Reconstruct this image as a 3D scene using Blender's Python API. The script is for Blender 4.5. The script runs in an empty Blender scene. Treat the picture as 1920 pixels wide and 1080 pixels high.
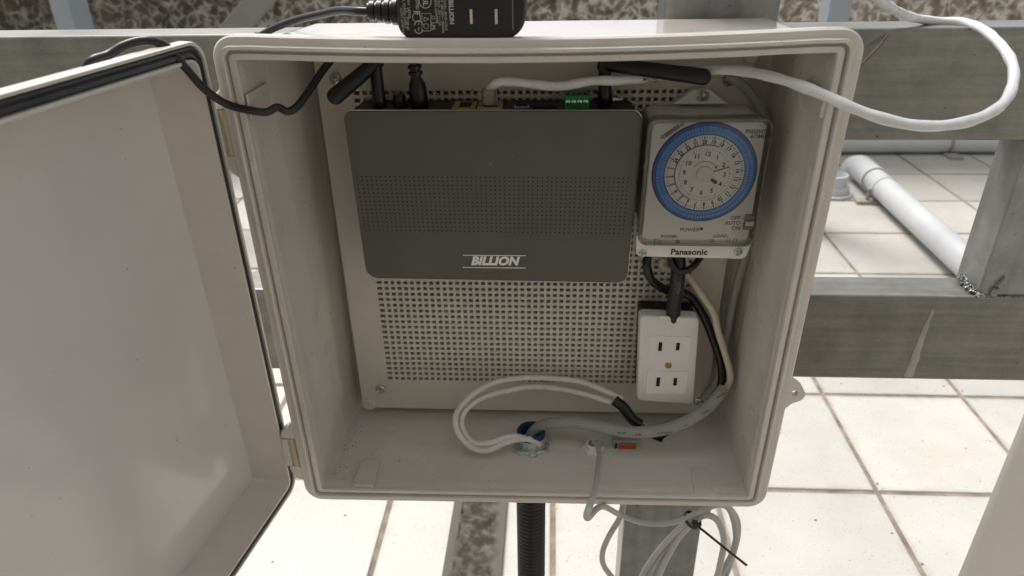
import bpy, bmesh, math, random
from mathutils import Vector as V, Matrix, noise
R = math.radians
random.seed(4)
S = bpy.context.scene
COL = S.collection

# ------------------------------------------------------------ camera
YAW, PITCH, ROLL = -0.06005, 0.48906, -0.01852
FPX = 1322.31
CAM = V((0.01415, -0.43827, 0.25106))
def cam_axes():
    cy, sy = math.cos(YAW), math.sin(YAW); cp, sp = math.cos(PITCH), math.sin(PITCH)
    f = V((sy*cp, cy*cp, -sp)); r = V((cy, -sy, 0)); u = r.cross(f)
    cr, sr = math.cos(ROLL), math.sin(ROLL)
    return cr*r+sr*u, -sr*r+cr*u, f
AR, AU, AF = cam_axes()
cd = bpy.data.cameras.new('camera'); cam = bpy.data.objects.new('camera', cd); COL.objects.link(cam)
cam.matrix_world = Matrix(((AR.x, AU.x, -AF.x, CAM.x), (AR.y, AU.y, -AF.y, CAM.y), (AR.z, AU.z, -AF.z, CAM.z), (0, 0, 0, 1)))
cd.sensor_width = 36; cd.lens = FPX/1920*36; cd.clip_start = 0.01; cd.clip_end = 200
cd.dof.use_dof = True; cd.dof.focus_distance = 0.54; cd.dof.aperture_fstop = 11
S.camera = cam

# ------------------------------------------------------------ light
w = bpy.data.worlds.new('World'); S.world = w; w.use_nodes = True
wn = w.node_tree; wn.nodes.clear()
sky = wn.nodes.new('ShaderNodeTexSky'); sky.sky_type = 'NISHITA'; sky.sun_disc = False
SUN_EL, SUN_ROT = 62, -35
sky.sun_elevation = R(SUN_EL); sky.sun_rotation = R(SUN_ROT); sky.air_density = 1.0; sky.dust_density = 6.0; sky.ozone_density = 0.6
hs = wn.nodes.new('ShaderNodeHueSaturation'); hs.inputs['Saturation'].default_value = 0.3
bg = wn.nodes.new('ShaderNodeBackground'); bg.inputs['Strength'].default_value = 0.10
wo = wn.nodes.new('ShaderNodeOutputWorld')
wn.links.new(sky.outputs[0], hs.inputs['Color']); wn.links.new(hs.outputs[0], bg.inputs[0]); wn.links.new(bg.outputs[0], wo.inputs[0])
sl = bpy.data.lights.new('sun', 'SUN'); sl.energy = 1.5; sl.angle = R(20); sl.color = (1, .975, .94)
so = bpy.data.objects.new('sun', sl); COL.objects.link(so)
az = R(SUN_ROT)
sd = V((math.sin(az)*math.cos(R(SUN_EL)), math.cos(az)*math.cos(R(SUN_EL)), math.sin(R(SUN_EL))))
so.rotation_euler = sd.to_track_quat('Z', 'Y').to_euler()
S.view_settings.view_transform = 'Standard'; S.view_settings.look = 'None'
S.view_settings.exposure = 0.80; S.view_settings.gamma = 1; S.view_settings.use_curve_mapping = False

# ------------------------------------------------------------ helpers
def ray(px, py): return AF + AR*((px-960)/FPX) - AU*((py-540)/FPX)
def P(px, py, y): d = ray(px, py); return CAM + d*((y-CAM.y)/d.y)
def Z(px, py, z): d = ray(px, py); return CAM + d*((z-CAM.z)/d.z)

def nt(name):
    m = bpy.data.materials.new(name); m.use_nodes = True
    return m, m.node_tree, m.node_tree.nodes['Principled BSDF']
def mat(name, col, rough=.5, metal=0., vary=.06, scale=60., bump=0., bscale=400., spec=.5, coat=0., stretch=(1, 1, 1), rvary=.1, specks=0., speck_col=(.03, .025, .02)):
    m, t, b = nt(name); n = t.nodes; l = t.links
    tc = n.new('ShaderNodeTexCoord'); mp = n.new('ShaderNodeMapping'); mp.inputs['Scale'].default_value = stretch
    l.new(tc.outputs['Object'], mp.inputs[0])
    no = n.new('ShaderNodeTexNoise'); no.inputs['Scale'].default_value = scale; no.inputs['Detail'].default_value = 5; no.inputs['Roughness'].default_value = .62
    l.new(mp.outputs[0], no.inputs['Vector'])
    rp = n.new('ShaderNodeValToRGB'); rp.color_ramp.elements[0].position = .3; rp.color_ramp.elements[1].position = .7
    lo = [max(0, c*(1-vary)) for c in col]; hi = [min(1, c*(1+vary)) for c in col]
    rp.color_ramp.elements[0].color = (*lo, 1); rp.color_ramp.elements[1].color = (*hi, 1)
    l.new(no.outputs['Fac'], rp.inputs[0])
    out = rp.outputs[0]
    if specks > 0:
        n2 = n.new('ShaderNodeTexNoise'); n2.inputs['Scale'].default_value = 260; n2.inputs['Detail'].default_value = 2
        l.new(tc.outputs['Object'], n2.inputs['Vector'])
        r2 = n.new('ShaderNodeValToRGB'); r2.color_ramp.elements[0].position = .76-specks*.1; r2.color_ramp.elements[1].position = .79
        l.new(n2.outputs['Fac'], r2.inputs[0])
        mx = n.new('ShaderNodeMix'); mx.data_type = 'RGBA'; mx.inputs[7].default_value = (*speck_col, 1)
        l.new(r2.outputs[0], mx.inputs[0]); l.new(out, mx.inputs[6]); out = mx.outputs[2]
    l.new(out, b.inputs['Base Color'])
    mr = n.new('ShaderNodeMapRange'); mr.inputs[3].default_value = max(.02, rough-rvary); mr.inputs[4].default_value = min(1, rough+rvary)
    n3 = n.new('ShaderNodeTexNoise'); n3.inputs['Scale'].default_value = scale*.5; n3.inputs['Detail'].default_value = 6; l.new(mp.outputs[0], n3.inputs['Vector'])
    l.new(n3.outputs['Fac'], mr.inputs[0]); l.new(mr.outputs[0], b.inputs['Roughness'])
    b.inputs['Metallic'].default_value = metal; b.inputs['Specular IOR Level'].default_value = spec; b.inputs['Coat Weight'].default_value = coat
    if bump > 0:
        nb = n.new('ShaderNodeTexNoise'); nb.inputs['Scale'].default_value = bscale; nb.inputs['Detail'].default_value = 3
        l.new(mp.outputs[0], nb.inputs['Vector'])
        bp = n.new('ShaderNodeBump'); bp.inputs['Strength'].default_value = bump; bp.inputs['Distance'].default_value = .0006
        l.new(nb.outputs['Fac'], bp.inputs['Height']); l.new(bp.outputs[0], b.inputs['Normal'])
    return m

def link(o, parent=None):
    COL.objects.link(o)
    if parent: o.parent = parent
    return o
def empty(name, loc, label, cat, group=None):
    o = bpy.data.objects.new(name, None); o.location = loc; o.empty_display_size = .02; COL.objects.link(o)
    tag(o, label, cat, group); bpy.context.view_layer.update(); return o
def tag(o, label=None, cat=None, group=None, kind=None):
    if label: o['label'] = label
    if cat: o['category'] = cat
    if group: o['group'] = group
    if kind: o['kind'] = kind
    return o
def put(name, bm, m, parent=None, smooth=False, bevel=0., seg=2, angle=35, subd=0, recalc=True):
    """links a bmesh (world coordinates) as one object under its parent"""
    if recalc: bmesh.ops.recalc_face_normals(bm, faces=bm.faces)
    me = bpy.data.meshes.new(name); bm.to_mesh(me); bm.free()
    for q in (m if isinstance(m, (list, tuple)) else [m]): me.materials.append(q)
    o = bpy.data.objects.new(name, me)
    if parent:
        off = V((0, 0, 0)); q = parent
        while q: off += q.location; q = q.parent
        me.transform(Matrix.Translation(-off))
    link(o, parent)
    if bevel > 0:
        md = o.modifiers.new('bevel', 'BEVEL'); md.width = bevel; md.segments = seg; md.limit_method = 'ANGLE'; md.angle_limit = R(30)
    if smooth:
        for p in me.polygons: p.use_smooth = True
        if bevel <= 0:
            for e in me.edges: pass
            me.set_sharp_from_angle(angle=R(angle))
        else:
            wn_ = o.modifiers.new('wn', 'WEIGHTED_NORMAL'); wn_.keep_sharp = False
    return o
def box(bm, x0, x1, y0, y1, z0, z1):
    vs = [bm.verts.new((x, y, z)) for x in (x0, x1) for y in (y0, y1) for z in (z0, z1)]
    for f in ((0, 1, 3, 2), (4, 6, 7, 5), (0, 4, 5, 1), (2, 3, 7, 6), (0, 2, 6, 4), (1, 5, 7, 3)):
        bm.faces.new([vs[i] for i in f])
def skin(bm, loops, cap0=False, cap1=False, closed=True, mi=0):
    ls = [[bm.verts.new(p) for p in lp] for lp in loops]
    for a, b in zip(ls, ls[1:]):
        n = len(a)
        for i in range(n if closed else n-1):
            j = (i+1) % n
            f = bm.faces.new((a[i], a[j], b[j], b[i])); f.material_index = mi
    if cap0: bm.faces.new(ls[0][::-1]).material_index = mi
    if cap1: bm.faces.new(ls[-1]).material_index = mi
    return ls
def catmull(pts, n=8):
    pts = [V(p) for p in pts]
    if len(pts) < 3: return pts
    q = [pts[0]*2-pts[1]] + pts + [pts[-1]*2-pts[-2]]; out = []
    for i in range(1, len(q)-2):
        p0, p1, p2, p3 = q[i-1:i+3]
        for k in range(n):
            t = k/n
            out.append(.5*((2*p1)+(-p0+p2)*t+(2*p0-5*p1+4*p2-p3)*t*t+(-p0+3*p1-3*p2+p3)*t**3))
    out.append(pts[-1]); return out
def tube(bm, pts, r, n=12, smooth=8, flat=1.0, rfun=None, caps=True, up=None):
    c = catmull(pts, smooth) if smooth else [V(p) for p in pts]
    t0 = (c[1]-c[0]).normalized()
    nn = V(up) if up else (V((0, 0, 1)) if abs(t0.z) < .9 else V((0, 1, 0)))
    nn = (nn - t0*nn.dot(t0)).normalized(); loops = []; L = 0
    for i, p in enumerate(c):
        t = (c[min(i+1, len(c)-1)]-c[max(i-1, 0)]).normalized()
        nn = (nn - t*nn.dot(t)).normalized(); b = t.cross(nn)
        if i: L += (p-c[i-1]).length
        rr = rfun(i/(len(c)-1), L) if rfun else r
        loops.append([p + nn*math.cos(2*math.pi*k/n)*rr + b*math.sin(2*math.pi*k/n)*rr*flat for k in range(n)])
    skin(bm, loops, caps, caps)
    return c
def lathe(bm, c, axis, prof, n=32, ux=None, caps=(True, True), mi=0, poly=None):
    """prof: (radius, distance along axis)"""
    axis = V(axis).normalized(); c = V(c)
    ux = V(ux) if ux else (V((1, 0, 0)) if abs(axis.x) < .9 else V((0, 0, 1)))
    ux = (ux-axis*ux.dot(axis)).normalized(); uy = axis.cross(ux)
    skin(bm, [[c+axis*h+(ux*math.cos(2*math.pi*k/n)+uy*math.sin(2*math.pi*k/n))*r for k in range(n)] for r, h in prof], caps[0], caps[1], mi=mi)
def rrect(q, r, y, n=6, m=1, fz=None):
    """rounded quad; q corners (x,z) TL TR BR BL; y depth; m subdivisions of each straight edge"""
    q = [V((a[0], a[1])) for a in q]; rs = r if isinstance(r, (list, tuple)) else [r]*4
    arcs = []
    for i in range(4):
        c = q[i]; ep = (q[i-1]-c).normalized(); en = (q[(i+1) % 4]-c).normalized(); a_ = []
        for k in range(n+1):
            a = math.pi/2*k/n
            a_.append(c+rs[i]*(ep*(1-math.sin(a))+en*(1-math.cos(a))))
        arcs.append(a_)
    out = []
    for i in range(4):
        out += arcs[i]; a, b = arcs[i][-1], arcs[(i+1) % 4][0]
        for k in range(1, m): out.append(a.lerp(b, k/m))
    yy = y if callable(y) else (lambda x, z: y)
    res = []
    for p in out:
        z = p.y + (fz(p.x, p.y) if fz else 0)
        res.append(V((p.x, yy(p.x, p.y), z)))
    return res
def inset(q, d):
    """offset a quad inwards by d"""
    q = [V((a[0], a[1])) for a in q]; out = []
    for i in range(4):
        c = q[i]; ep = (q[i-1]-c).normalized(); en = (q[(i+1) % 4]-c).normalized()
        out.append(c+(ep+en)*d)
    return out
def xz(p): return (p.x, p.z)
def text(name, s, size, origin, ux, uz, m, parent, bold=0., shear=0., align='CENTER', sx=1., depth=.00005, spacing=1.):
    """flat print: ux reading direction, uz up direction, origin the middle of the word"""
    cu = bpy.data.curves.new(name, 'FONT'); cu.body = s; cu.size = size; cu.align_x = align; cu.align_y = 'CENTER'
    cu.offset = bold; cu.shear = shear; cu.extrude = depth; cu.resolution_u = 3; cu.space_character = spacing
    tmp = bpy.data.objects.new('tmp', cu); COL.objects.link(tmp)
    dg = bpy.context.evaluated_depsgraph_get(); dg.update()
    me = bpy.data.meshes.new_from_object(tmp.evaluated_get(dg)); bpy.data.objects.remove(tmp); bpy.data.curves.remove(cu)
    ux = V(ux).normalized(); uz = V(uz); uz = (uz-ux*uz.dot(ux)).normalized(); n = ux.cross(uz)
    M = Matrix(((ux.x*sx, uz.x, n.x, origin[0]), (ux.y*sx, uz.y, n.y, origin[1]), (ux.z*sx, uz.z, n.z, origin[2]), (0, 0, 0, 1)))
    me.transform(M); me.materials.clear()
    bm = bmesh.new(); bm.from_mesh(me); bpy.data.meshes.remove(me)
    for f in bm.faces: f.material_index = 0
    if m is None: return bm
    return put(name, bm, m, parent, recalc=False)
def merge(bm, other):
    me = bpy.data.meshes.new('t'); other.to_mesh(me); other.free(); bm.from_mesh(me); bpy.data.meshes.remove(me)
X_, Y_, Z_ = V((1, 0, 0)), V((0, 1, 0)), V((0, 0, 1))
def screw(name, c, r, parent, m, ang=0, dark=None, n=(0, -1, 0)):
    """pan head screw with a cross slot recessed in the dome"""
    bm = bmesh.new(); n_ = V(n); ux = V((math.cos(ang), 0, math.sin(ang))); uy = n_.cross(ux)
    N = 32; c = V(c)
    prof = [(r, 0), (r, r*.18), (r*.93, r*.36), (r*.75, r*.5), (r*.5, r*.58), (r*.22, r*.62)]
    loops = []
    for rr, h in prof:
        lp = []
        for k in range(N):
            a = 2*math.pi*k/N
            inarm = min(abs(math.sin(a)), abs(math.cos(a)))*rr < r*.14
            hh = h - (r*.34 if (inarm and rr < r*.72) else 0)
            lp.append(c+n_*hh+(ux*math.cos(a)+uy*math.sin(a))*rr)
        loops.append(lp)
    skin(bm, loops, True, True)
    return put(name, bm, m, parent, smooth=True, angle=25)

# ------------------------------------------------------------ materials
BEIGE = (.645, .605, .555)
M_box = mat('beige_plastic', BEIGE, .2, vary=.05, scale=35, bump=.12, bscale=900, rvary=.08, specks=.15, speck_col=(.2, .16, .11))
M_boxtop = mat('glossy_plastic', BEIGE, .14, vary=.05, scale=35, bump=.06, bscale=900, rvary=.05, specks=.4, speck_col=(.15, .12, .09), coat=1.)
M_boxin = mat('beige_plastic_inside', (.625, .59, .545), .28, vary=.035, scale=22, bump=.10, bscale=700, specks=.22, speck_col=(.16, .13, .09))
M_lidin = mat('beige_plastic_lid', (.645, .622, .598), .13, vary=.035, scale=14, bump=.05, bscale=900, rvary=.05, specks=.05)
M_plate = mat('plate_plastic', (.62, .585, .52), .5, vary=.05, scale=30, bump=.1, bscale=900, specks=.15, speck_col=(.2, .16, .1))
M_gasket = mat('gasket_rubber', (.022, .022, .024), .42, vary=.5, scale=40, bump=.3, bscale=500)
M_hinge = mat('aged_plastic', (.52, .45, .31), .4, vary=.08)
M_router = mat('grey_plastic', (.094, .088, .080), .46, vary=.07, scale=30, bump=.3, bscale=1500, specks=.35, speck_col=(.22, .21, .19))
M_black = mat('black_plastic', (.008, .008, .009), .36, vary=.2, bump=.1)
M_matt = mat('matt_black', (.010, .010, .0105), .5, vary=.2, bump=.25, bscale=1200)
M_rubber = mat('black_rubber', (.008, .008, .009), .33, vary=.2, bump=.15)
M_hole = mat('hole_dark', (.006, .006, .006), .8)
M_chrome = mat('chrome_trim', (.45, .45, .46), .3, 1., vary=.05)
M_steel = mat('zinc_screw', (.55, .6, .6), .28, 1., vary=.25, scale=300)
M_print = mat('silver_print', (.80, .79, .76), .45)
M_white = mat('white_plastic', (.76, .75, .73), .3, vary=.02)
M_wire = mat('white_sheath', (.68, .67, .64), .38, vary=.07, scale=90, bump=.2, bscale=300)
M_eth = mat('ethernet_sheath', (.72, .73, .735), .25, vary=.07, scale=120, bump=.9, bscale=180)
M_grey = mat('grey_sheath', (.46, .455, .44), .42, vary=.06, bump=.1)
M_vvf = mat('grey_pvc', (.32, .32, .29), .45, vary=.06, bump=.1)
M_cream = mat('cream_wire', (.62, .55, .42), .35, vary=.05)
M_galvn = mat('zinc_nut', (.50, .55, .53), .38, .6, vary=.35, scale=250, bump=.3)
M_blue = mat('blue_bushing', (.007, .026, .085), .4)
M_green = mat('green_terminal', (.012, .19, .05), .35)
M_orange = mat('orange_lever', (.50, .10, .035), .35)
M_gold = mat('orange_port', (.33, .20, .03), .4)
M_brass = mat('brass_screw', (.50, .30, .13), .35, .9, vary=.3, scale=300)
M_ink = mat('dark_ink', (.03, .03, .03), .6)
M_inkg = mat('grey_ink', (.16, .155, .15), .6)
M_label = mat('pale_ink', (.42, .40, .36), .55)
M_tbody = mat('timer_body', (.76, .75, .72), .4, vary=.03)
M_dial = mat('dial_face', (.80, .79, .77), .4, vary=.02)
M_dblue = mat('dial_blue', (.03, .13, .42), .25, vary=.2, scale=150)
M_dblue2 = mat('tripper_blue', (.15, .36, .78), .25, vary=.1, scale=100)
M_drim = mat('dial_rim', (.03, .045, .09), .2)
M_slide = mat('slider_grey', (.22, .22, .21), .5)
M_led = mat('green_led', (.01, .16, .04), .3)
M_red = mat('red_wire', (.07, .015, .015), .4)
M_rear = mat('painted_steel', (.30, .34, .37), .5, vary=.06, scale=8)
M_brace = mat('grey_brace', (.22, .21, .195), .6, vary=.08, scale=8)
M_pvc = mat('white_pvc', (.55, .565, .575), .35, vary=.06, scale=12, specks=.5)
M_pvcclip = mat('grey_clip', (.32, .29, .26), .5, vary=.2)
M_cab = mat('cabinet_plastic', (.74, .71, .65), .5, vary=.04, scale=20, bump=.3, bscale=700)
M_cond = mat('black_conduit', (.010, .011, .010), .38, vary=.3, scale=100)

def glass_mat(name, tint=(.92, .93, .92), haze=.08):
    m, t, b = nt(name); n = t.nodes; l = t.links
    tr = n.new('ShaderNodeBsdfTransparent'); tr.inputs[0].default_value = (*tint, 1)
    gl = n.new('ShaderNodeBsdfGlossy'); gl.inputs['Roughness'].default_value = .08
    df = n.new('ShaderNodeBsdfDiffuse'); df.inputs[0].default_value = (.45, .45, .42, 1)
    fr = n.new('ShaderNodeFresnel'); fr.inputs[0].default_value = 1.45
    no = n.new('ShaderNodeTexNoise'); no.inputs['Scale'].default_value = 120; mr = n.new('ShaderNodeMapRange'); mr.inputs[3].default_value = haze*.4; mr.inputs[4].default_value = haze*1.6
    tc = n.new('ShaderNodeTexCoord'); l.new(tc.outputs['Object'], no.inputs['Vector']); l.new(no.outputs['Fac'], mr.inputs[0])
    m1 = n.new('ShaderNodeMixShader'); m2 = n.new('ShaderNodeMixShader')
    l.new(mr.outputs[0], m1.inputs[0]); l.new(tr.outputs[0], m1.inputs[1]); l.new(df.outputs[0], m1.inputs[2])
    l.new(fr.outputs[0], m2.inputs[0]); l.new(m1.outputs[0], m2.inputs[1]); l.new(gl.outputs[0], m2.inputs[2])
    l.new(m2.outputs[0], n['Material Output'].inputs[0]); return m
M_clear = glass_mat('clear_cover', (.98, .98, .98), .015)
M_clearedge = glass_mat('clear_cover_edge', (.74, .72, .68), .30)
M_plug = glass_mat('clear_plug', (.75, .73, .68), .30)

def galv(name, a, b_, streak=(2.5, 55, 55), rough=.48, metal=.55, spots=.0):
    """galvanised steel: drawn streaks, cloudy spangle, small dark pits"""
    m, t, b = nt(name); n = t.nodes; l = t.links
    tc = n.new('ShaderNodeTexCoord')
    mp = n.new('ShaderNodeMapping'); mp.inputs['Scale'].default_value = streak; l.new(tc.outputs['Object'], mp.inputs[0])
    n1 = n.new('ShaderNodeTexNoise'); n1.inputs['Scale'].default_value = 3.2; n1.inputs['Detail'].default_value = 8; n1.inputs['Distortion'].default_value = .4; l.new(mp.outputs[0], n1.inputs['Vector'])
    n2 = n.new('ShaderNodeTexNoise'); n2.inputs['Scale'].default_value = 38; n2.inputs['Detail'].default_value = 8; n2.inputs['Roughness'].default_value = .7; l.new(tc.outputs['Object'], n2.inputs['Vector'])
    sm_ = n.new('ShaderNodeMath'); sm_.operation = 'MULTIPLY_ADD'; sm_.inputs[1].default_value = .6; sm_.inputs[2].default_value = .2; l.new(n1.outputs['Fac'], sm_.inputs[0])
    ad = n.new('ShaderNodeMath'); ad.operation = 'ADD'; l.new(sm_.outputs[0], ad.inputs[0]); l.new(n2.outputs['Fac'], ad.inputs[1])
    rp = n.new('ShaderNodeValToRGB'); rp.color_ramp.elements[0].position = .38; rp.color_ramp.elements[1].position = .62
    hf = n.new('ShaderNodeMath'); hf.operation = 'MULTIPLY'; hf.inputs[1].default_value = .5; l.new(ad.outputs[0], hf.inputs[0]); l.new(hf.outputs[0], rp.inputs[0])
    rp.color_ramp.elements[0].color = (*a, 1); rp.color_ramp.elements[1].color = (*b_, 1)
    n3 = n.new('ShaderNodeTexNoise'); n3.inputs['Scale'].default_value = 190; n3.inputs['Detail'].default_value = 2; l.new(tc.outputs['Object'], n3.inputs['Vector'])
    r3 = n.new('ShaderNodeValToRGB'); r3.color_ramp.elements[0].position = .73-spots; r3.color_ramp.elements[1].position = .77-spots; l.new(n3.outputs['Fac'], r3.inputs[0])
    mx = n.new('ShaderNodeMix'); mx.data_type = 'RGBA'; mx.inputs[7].default_value = (.035, .03, .025, 1); l.new(r3.outputs[0], mx.inputs[0]); l.new(rp.outputs[0], mx.inputs[6])
    l.new(mx.outputs[2], b.inputs['Base Color']); b.inputs['Metallic'].default_value = metal; b.inputs['Roughness'].default_value = rough; b.inputs['Coat Weight'].default_value = .7; b.inputs['Coat Roughness'].default_value = .3; b.inputs['Coat IOR'].default_value = 1.7
    bp = n.new('ShaderNodeBump'); bp.inputs['Strength'].default_value = .35; bp.inputs['Distance'].default_value = .001; l.new(hf.outputs[0], bp.inputs['Height']); l.new(bp.outputs[0], b.inputs['Normal'])
    return m
M_beam = galv('galvanised_steel', (.105, .104, .088), (.22, .218, .195), metal=.5, rough=.42)
M_post = galv('galvanised_post', (.15, .155, .148), (.28, .29, .285), metal=.5, rough=.42, streak=(30, 30, 1.5))
M_weld = galv('weld_bead', (.13, .125, .11), (.38, .38, .36), streak=(60, 60, 60), spots=.16, metal=.0, rough=.9); M_weld.node_tree.nodes['Principled BSDF'].inputs['Coat Weight'].default_value = 0
M_scar = galv('filler_streak', (.26, .255, .235), (.42, .41, .38), streak=(30, 30, 30), metal=0, rough=.8)

# ------------------------------------------------------------ floor of tiles
ZF, T, TX, TY = -0.70276, 0.29881, 0.62201, 0.56523
YW = 2.70
def grout_mat():
    return mat('grout', (.22, .185, .15), .9, vary=.45, scale=25, bump=.5, bscale=300, specks=.3)
bm = bmesh.new(); box(bm, -14, 14, -14, YW+.2, ZF-.2, ZF-.0025)
floor = put('floor', bm, grout_mat()); tag(floor, kind='structure')
def tile_mat():
    m = mat('cream_tile', (.485, .47, .435), .45, vary=.08, scale=6, bump=.25, bscale=120, specks=1.15, speck_col=(.17, .135, .10))
    t = m.node_tree; n = t.nodes; l = t.links; b = n['Principled BSDF']
    gp = n.new('ShaderNodeNewGeometry')
    for lk in [k for k in l if k.from_node.type == 'TEX_COORD']:
        to = lk.to_socket; l.remove(lk); l.new(gp.outputs['Position'], to)
    src = b.inputs['Base Color'].links[0].from_socket
    oi = n.new('ShaderNodeObjectInfo'); mr = n.new('ShaderNodeMapRange'); mr.inputs[3].default_value = .90; mr.inputs[4].default_value = 1.06
    l.new(oi.outputs['Random'], mr.inputs[0])
    mx = n.new('ShaderNodeMix'); mx.data_type = 'RGBA'; mx.blend_type = 'MULTIPLY'; mx.inputs[0].default_value = 1
    l.new(src, mx.inputs[6]); l.new(mr.outputs[0], mx.inputs[7])
    # rusty stains
    tc = n.new('ShaderNodeTexCoord'); ge = n.new('ShaderNodeNewGeometry'); no = n.new('ShaderNodeTexNoise'); no.inputs['Scale'].default_value = 7; no.inputs['Detail'].default_value = 6
    l.new(ge.outputs['Position'], no.inputs['Vector']); rp = n.new('ShaderNodeValToRGB'); rp.color_ramp.elements[0].position = .62; rp.color_ramp.elements[1].position = .80
    l.new(no.outputs['Fac'], rp.inputs[0]); ml = n.new('ShaderNodeMath'); ml.operation = 'MULTIPLY'; ml.inputs[1].default_value = .3; l.new(rp.outputs[0], ml.inputs[0])
    m2 = n.new('ShaderNodeMix'); m2.data_type = 'RGBA'; m2.inputs[7].default_value = (.55, .40, .27, 1); l.new(ml.outputs[0], m2.inputs[0]); l.new(mx.outputs[2], m2.inputs[6])
    sp = n.new('ShaderNodeSeparateXYZ'); l.new(tc.outputs['Object'], sp.inputs[0]); mn = None
    for ax in (0, 1):
        sb = n.new('ShaderNodeMath'); sb.operation = 'SUBTRACT'; sb.inputs[1].default_value = T/2; l.new(sp.outputs[ax], sb.inputs[0])
        ab = n.new('ShaderNodeMath'); ab.operation = 'ABSOLUTE'; l.new(sb.outputs[0], ab.inputs[0])
        if mn is None: mn = ab
        else:
            mm = n.new('ShaderNodeMath'); mm.operation = 'MAXIMUM'; l.new(mn.outputs[0], mm.inputs[0]); l.new(ab.outputs[0], mm.inputs[1]); mn = mm
    n7 = n.new('ShaderNodeTexNoise'); n7.inputs['Scale'].default_value = 28; n7.inputs['Detail'].default_value = 5; l.new(ge.outputs['Position'], n7.inputs['Vector'])
    ma = n.new('ShaderNodeMath'); ma.operation = 'MULTIPLY_ADD'; ma.inputs[1].default_value = .035; l.new(n7.outputs['Fac'], ma.inputs[0]); l.new(mn.outputs[0], ma.inputs[2])
    mr2 = n.new('ShaderNodeMapRange'); mr2.inputs[1].default_value = .150; mr2.inputs[2].default_value = .170; mr2.inputs[3].default_value = 0; mr2.inputs[4].default_value = .55; l.new(ma.outputs[0], mr2.inputs[0])
    m3 = n.new('ShaderNodeMix'); m3.data_type = 'RGBA'; m3.inputs[7].default_value = (.33, .29, .24, 1); l.new(mr2.outputs[0], m3.inputs[0]); l.new(m2.outputs[2], m3.inputs[6])
    l.new(m3.outputs[2], b.inputs['Base Color']); return m
M_tile = tile_mat()
g = .0045
bm = bmesh.new(); box(bm, g, T-g, g, T-g, -.012, 0)
bmesh.ops.bevel(bm, geom=[e for e in bm.edges if abs(e.verts[0].co.z) < 1e-6 and abs(e.verts[1].co.z) < 1e-6], offset=.0015, segments=1, affect='EDGES')
me = bpy.data.meshes.new('tile'); bm.to_mesh(me); bm.free(); me.materials.append(M_tile)
for i in range(-10, 8):
    for j in range(-5, 7):
        o = bpy.data.objects.new('tile', me); o.location = (TX+i*T, TY+j*T, ZF+random.uniform(-.0006, .0006)); link(o, floor)
        o.rotation_euler = (random.uniform(-.001, .001), random.uniform(-.001, .001), 0)

def grit(bm, pick, n, r0, r1):
    for k in range(n):
        c = pick(); rr = r0+(r1-r0)*random.random()**3; m_ = random.randint(4, 6); a0 = random.random()*6.28
        top = bm.verts.new(c+V((0, 0, rr*.5))); st = random.uniform(.5, 1)
        rg = [bm.verts.new(c+V((math.cos(a0+6.283*i/m_)*rr*random.uniform(.6, 1.2), math.sin(a0+6.283*i/m_)*rr*st*random.uniform(.6, 1.2), 0))) for i in range(m_)]
        for i in range(m_): bm.faces.new((rg[i], rg[(i+1) % m_], top))
bm = bmesh.new()
def pick_floor():
    y = random.choice((.2, .9, 1.6))+random.random()*.9; x = random.uniform(-.9, 1.9)
    if random.random() < .45: x = TX+T*round((x-TX)/T)+random.gauss(0, .012)
    return V((x, y, ZF+.0006))
grit(bm, pick_floor, 1500, .0006, .0034)
o = put('grit', bm, mat('grit_brown', (.16, .125, .09), .9, vary=.5, scale=40), floor); o['kind'] = 'stuff'

# rough mortar strip set across the tiles below the box
def strip_mat():
    m, t, b = nt('pebbled_mortar'); n = t.nodes; l = t.links
    tc = n.new('ShaderNodeTexCoord')
    v = n.new('ShaderNodeTexVoronoi'); v.inputs['Scale'].default_value = 75; l.new(tc.outputs['Object'], v.inputs['Vector'])
    no = n.new('ShaderNodeTexNoise'); no.inputs['Scale'].default_value = 85; no.inputs['Detail'].default_value = 8; l.new(tc.outputs['Object'], no.inputs['Vector'])
    rp = n.new('ShaderNodeValToRGB'); e = rp.color_ramp.elements; e[0].position = .36; e[0].color = (.03, .027, .018, 1); e[1].position = .66; e[1].color = (.12, .11, .092, 1); e.new(.48).color = (.045, .041, .03, 1)
    no.inputs['Scale'].default_value = 52; l.new(no.outputs['Fac'], rp.inputs[0])
    # smooth grey mortar shoulders along both sides
    sp = n.new('ShaderNodeSeparateXYZ'); l.new(tc.outputs['Object'], sp.inputs[0])
    ab = n.new('ShaderNodeMath'); ab.operation = 'ADD'; ab.inputs[1].default_value = .107; l.new(sp.outputs[0], ab.inputs[0])
    aa = n.new('ShaderNodeMath'); aa.operation = 'ABSOLUTE'; l.new(ab.outputs[0], aa.inputs[0])
    n5 = n.new('ShaderNodeTexNoise'); n5.inputs['Scale'].default_value = 40; l.new(tc.outputs['Object'], n5.inputs['Vector'])
    m5 = n.new('ShaderNodeMath'); m5.operation = 'MULTIPLY_ADD'; m5.inputs[1].default_value = .03; l.new(n5.outputs['Fac'], m5.inputs[0]); l.new(aa.outputs[0], m5.inputs[2])
    mr = n.new('ShaderNodeMapRange'); mr.inputs[1].default_value = .040; mr.inputs[2].default_value = .052; l.new(m5.outputs[0], mr.inputs[0])
    mx = n.new('ShaderNodeMix'); mx.data_type = 'RGBA'; mx.inputs[7].default_value = (.105, .098, .086, 1); l.new(mr.outputs[0], mx.inputs[0]); l.new(rp.outputs[0], mx.inputs[6])
    l.new(mx.outputs[2], b.inputs['Base Color']); b.inputs['Roughness'].default_value = .9
    bp = n.new('ShaderNodeBump'); bp.inputs['Strength'].default_value = .4; bp.inputs['Distance'].default_value = .003; l.new(no.outputs['Fac'], bp.inputs['Height']); l.new(bp.outputs[0], b.inputs['Normal']); return m
bm = bmesh.new()
rows = []
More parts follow.
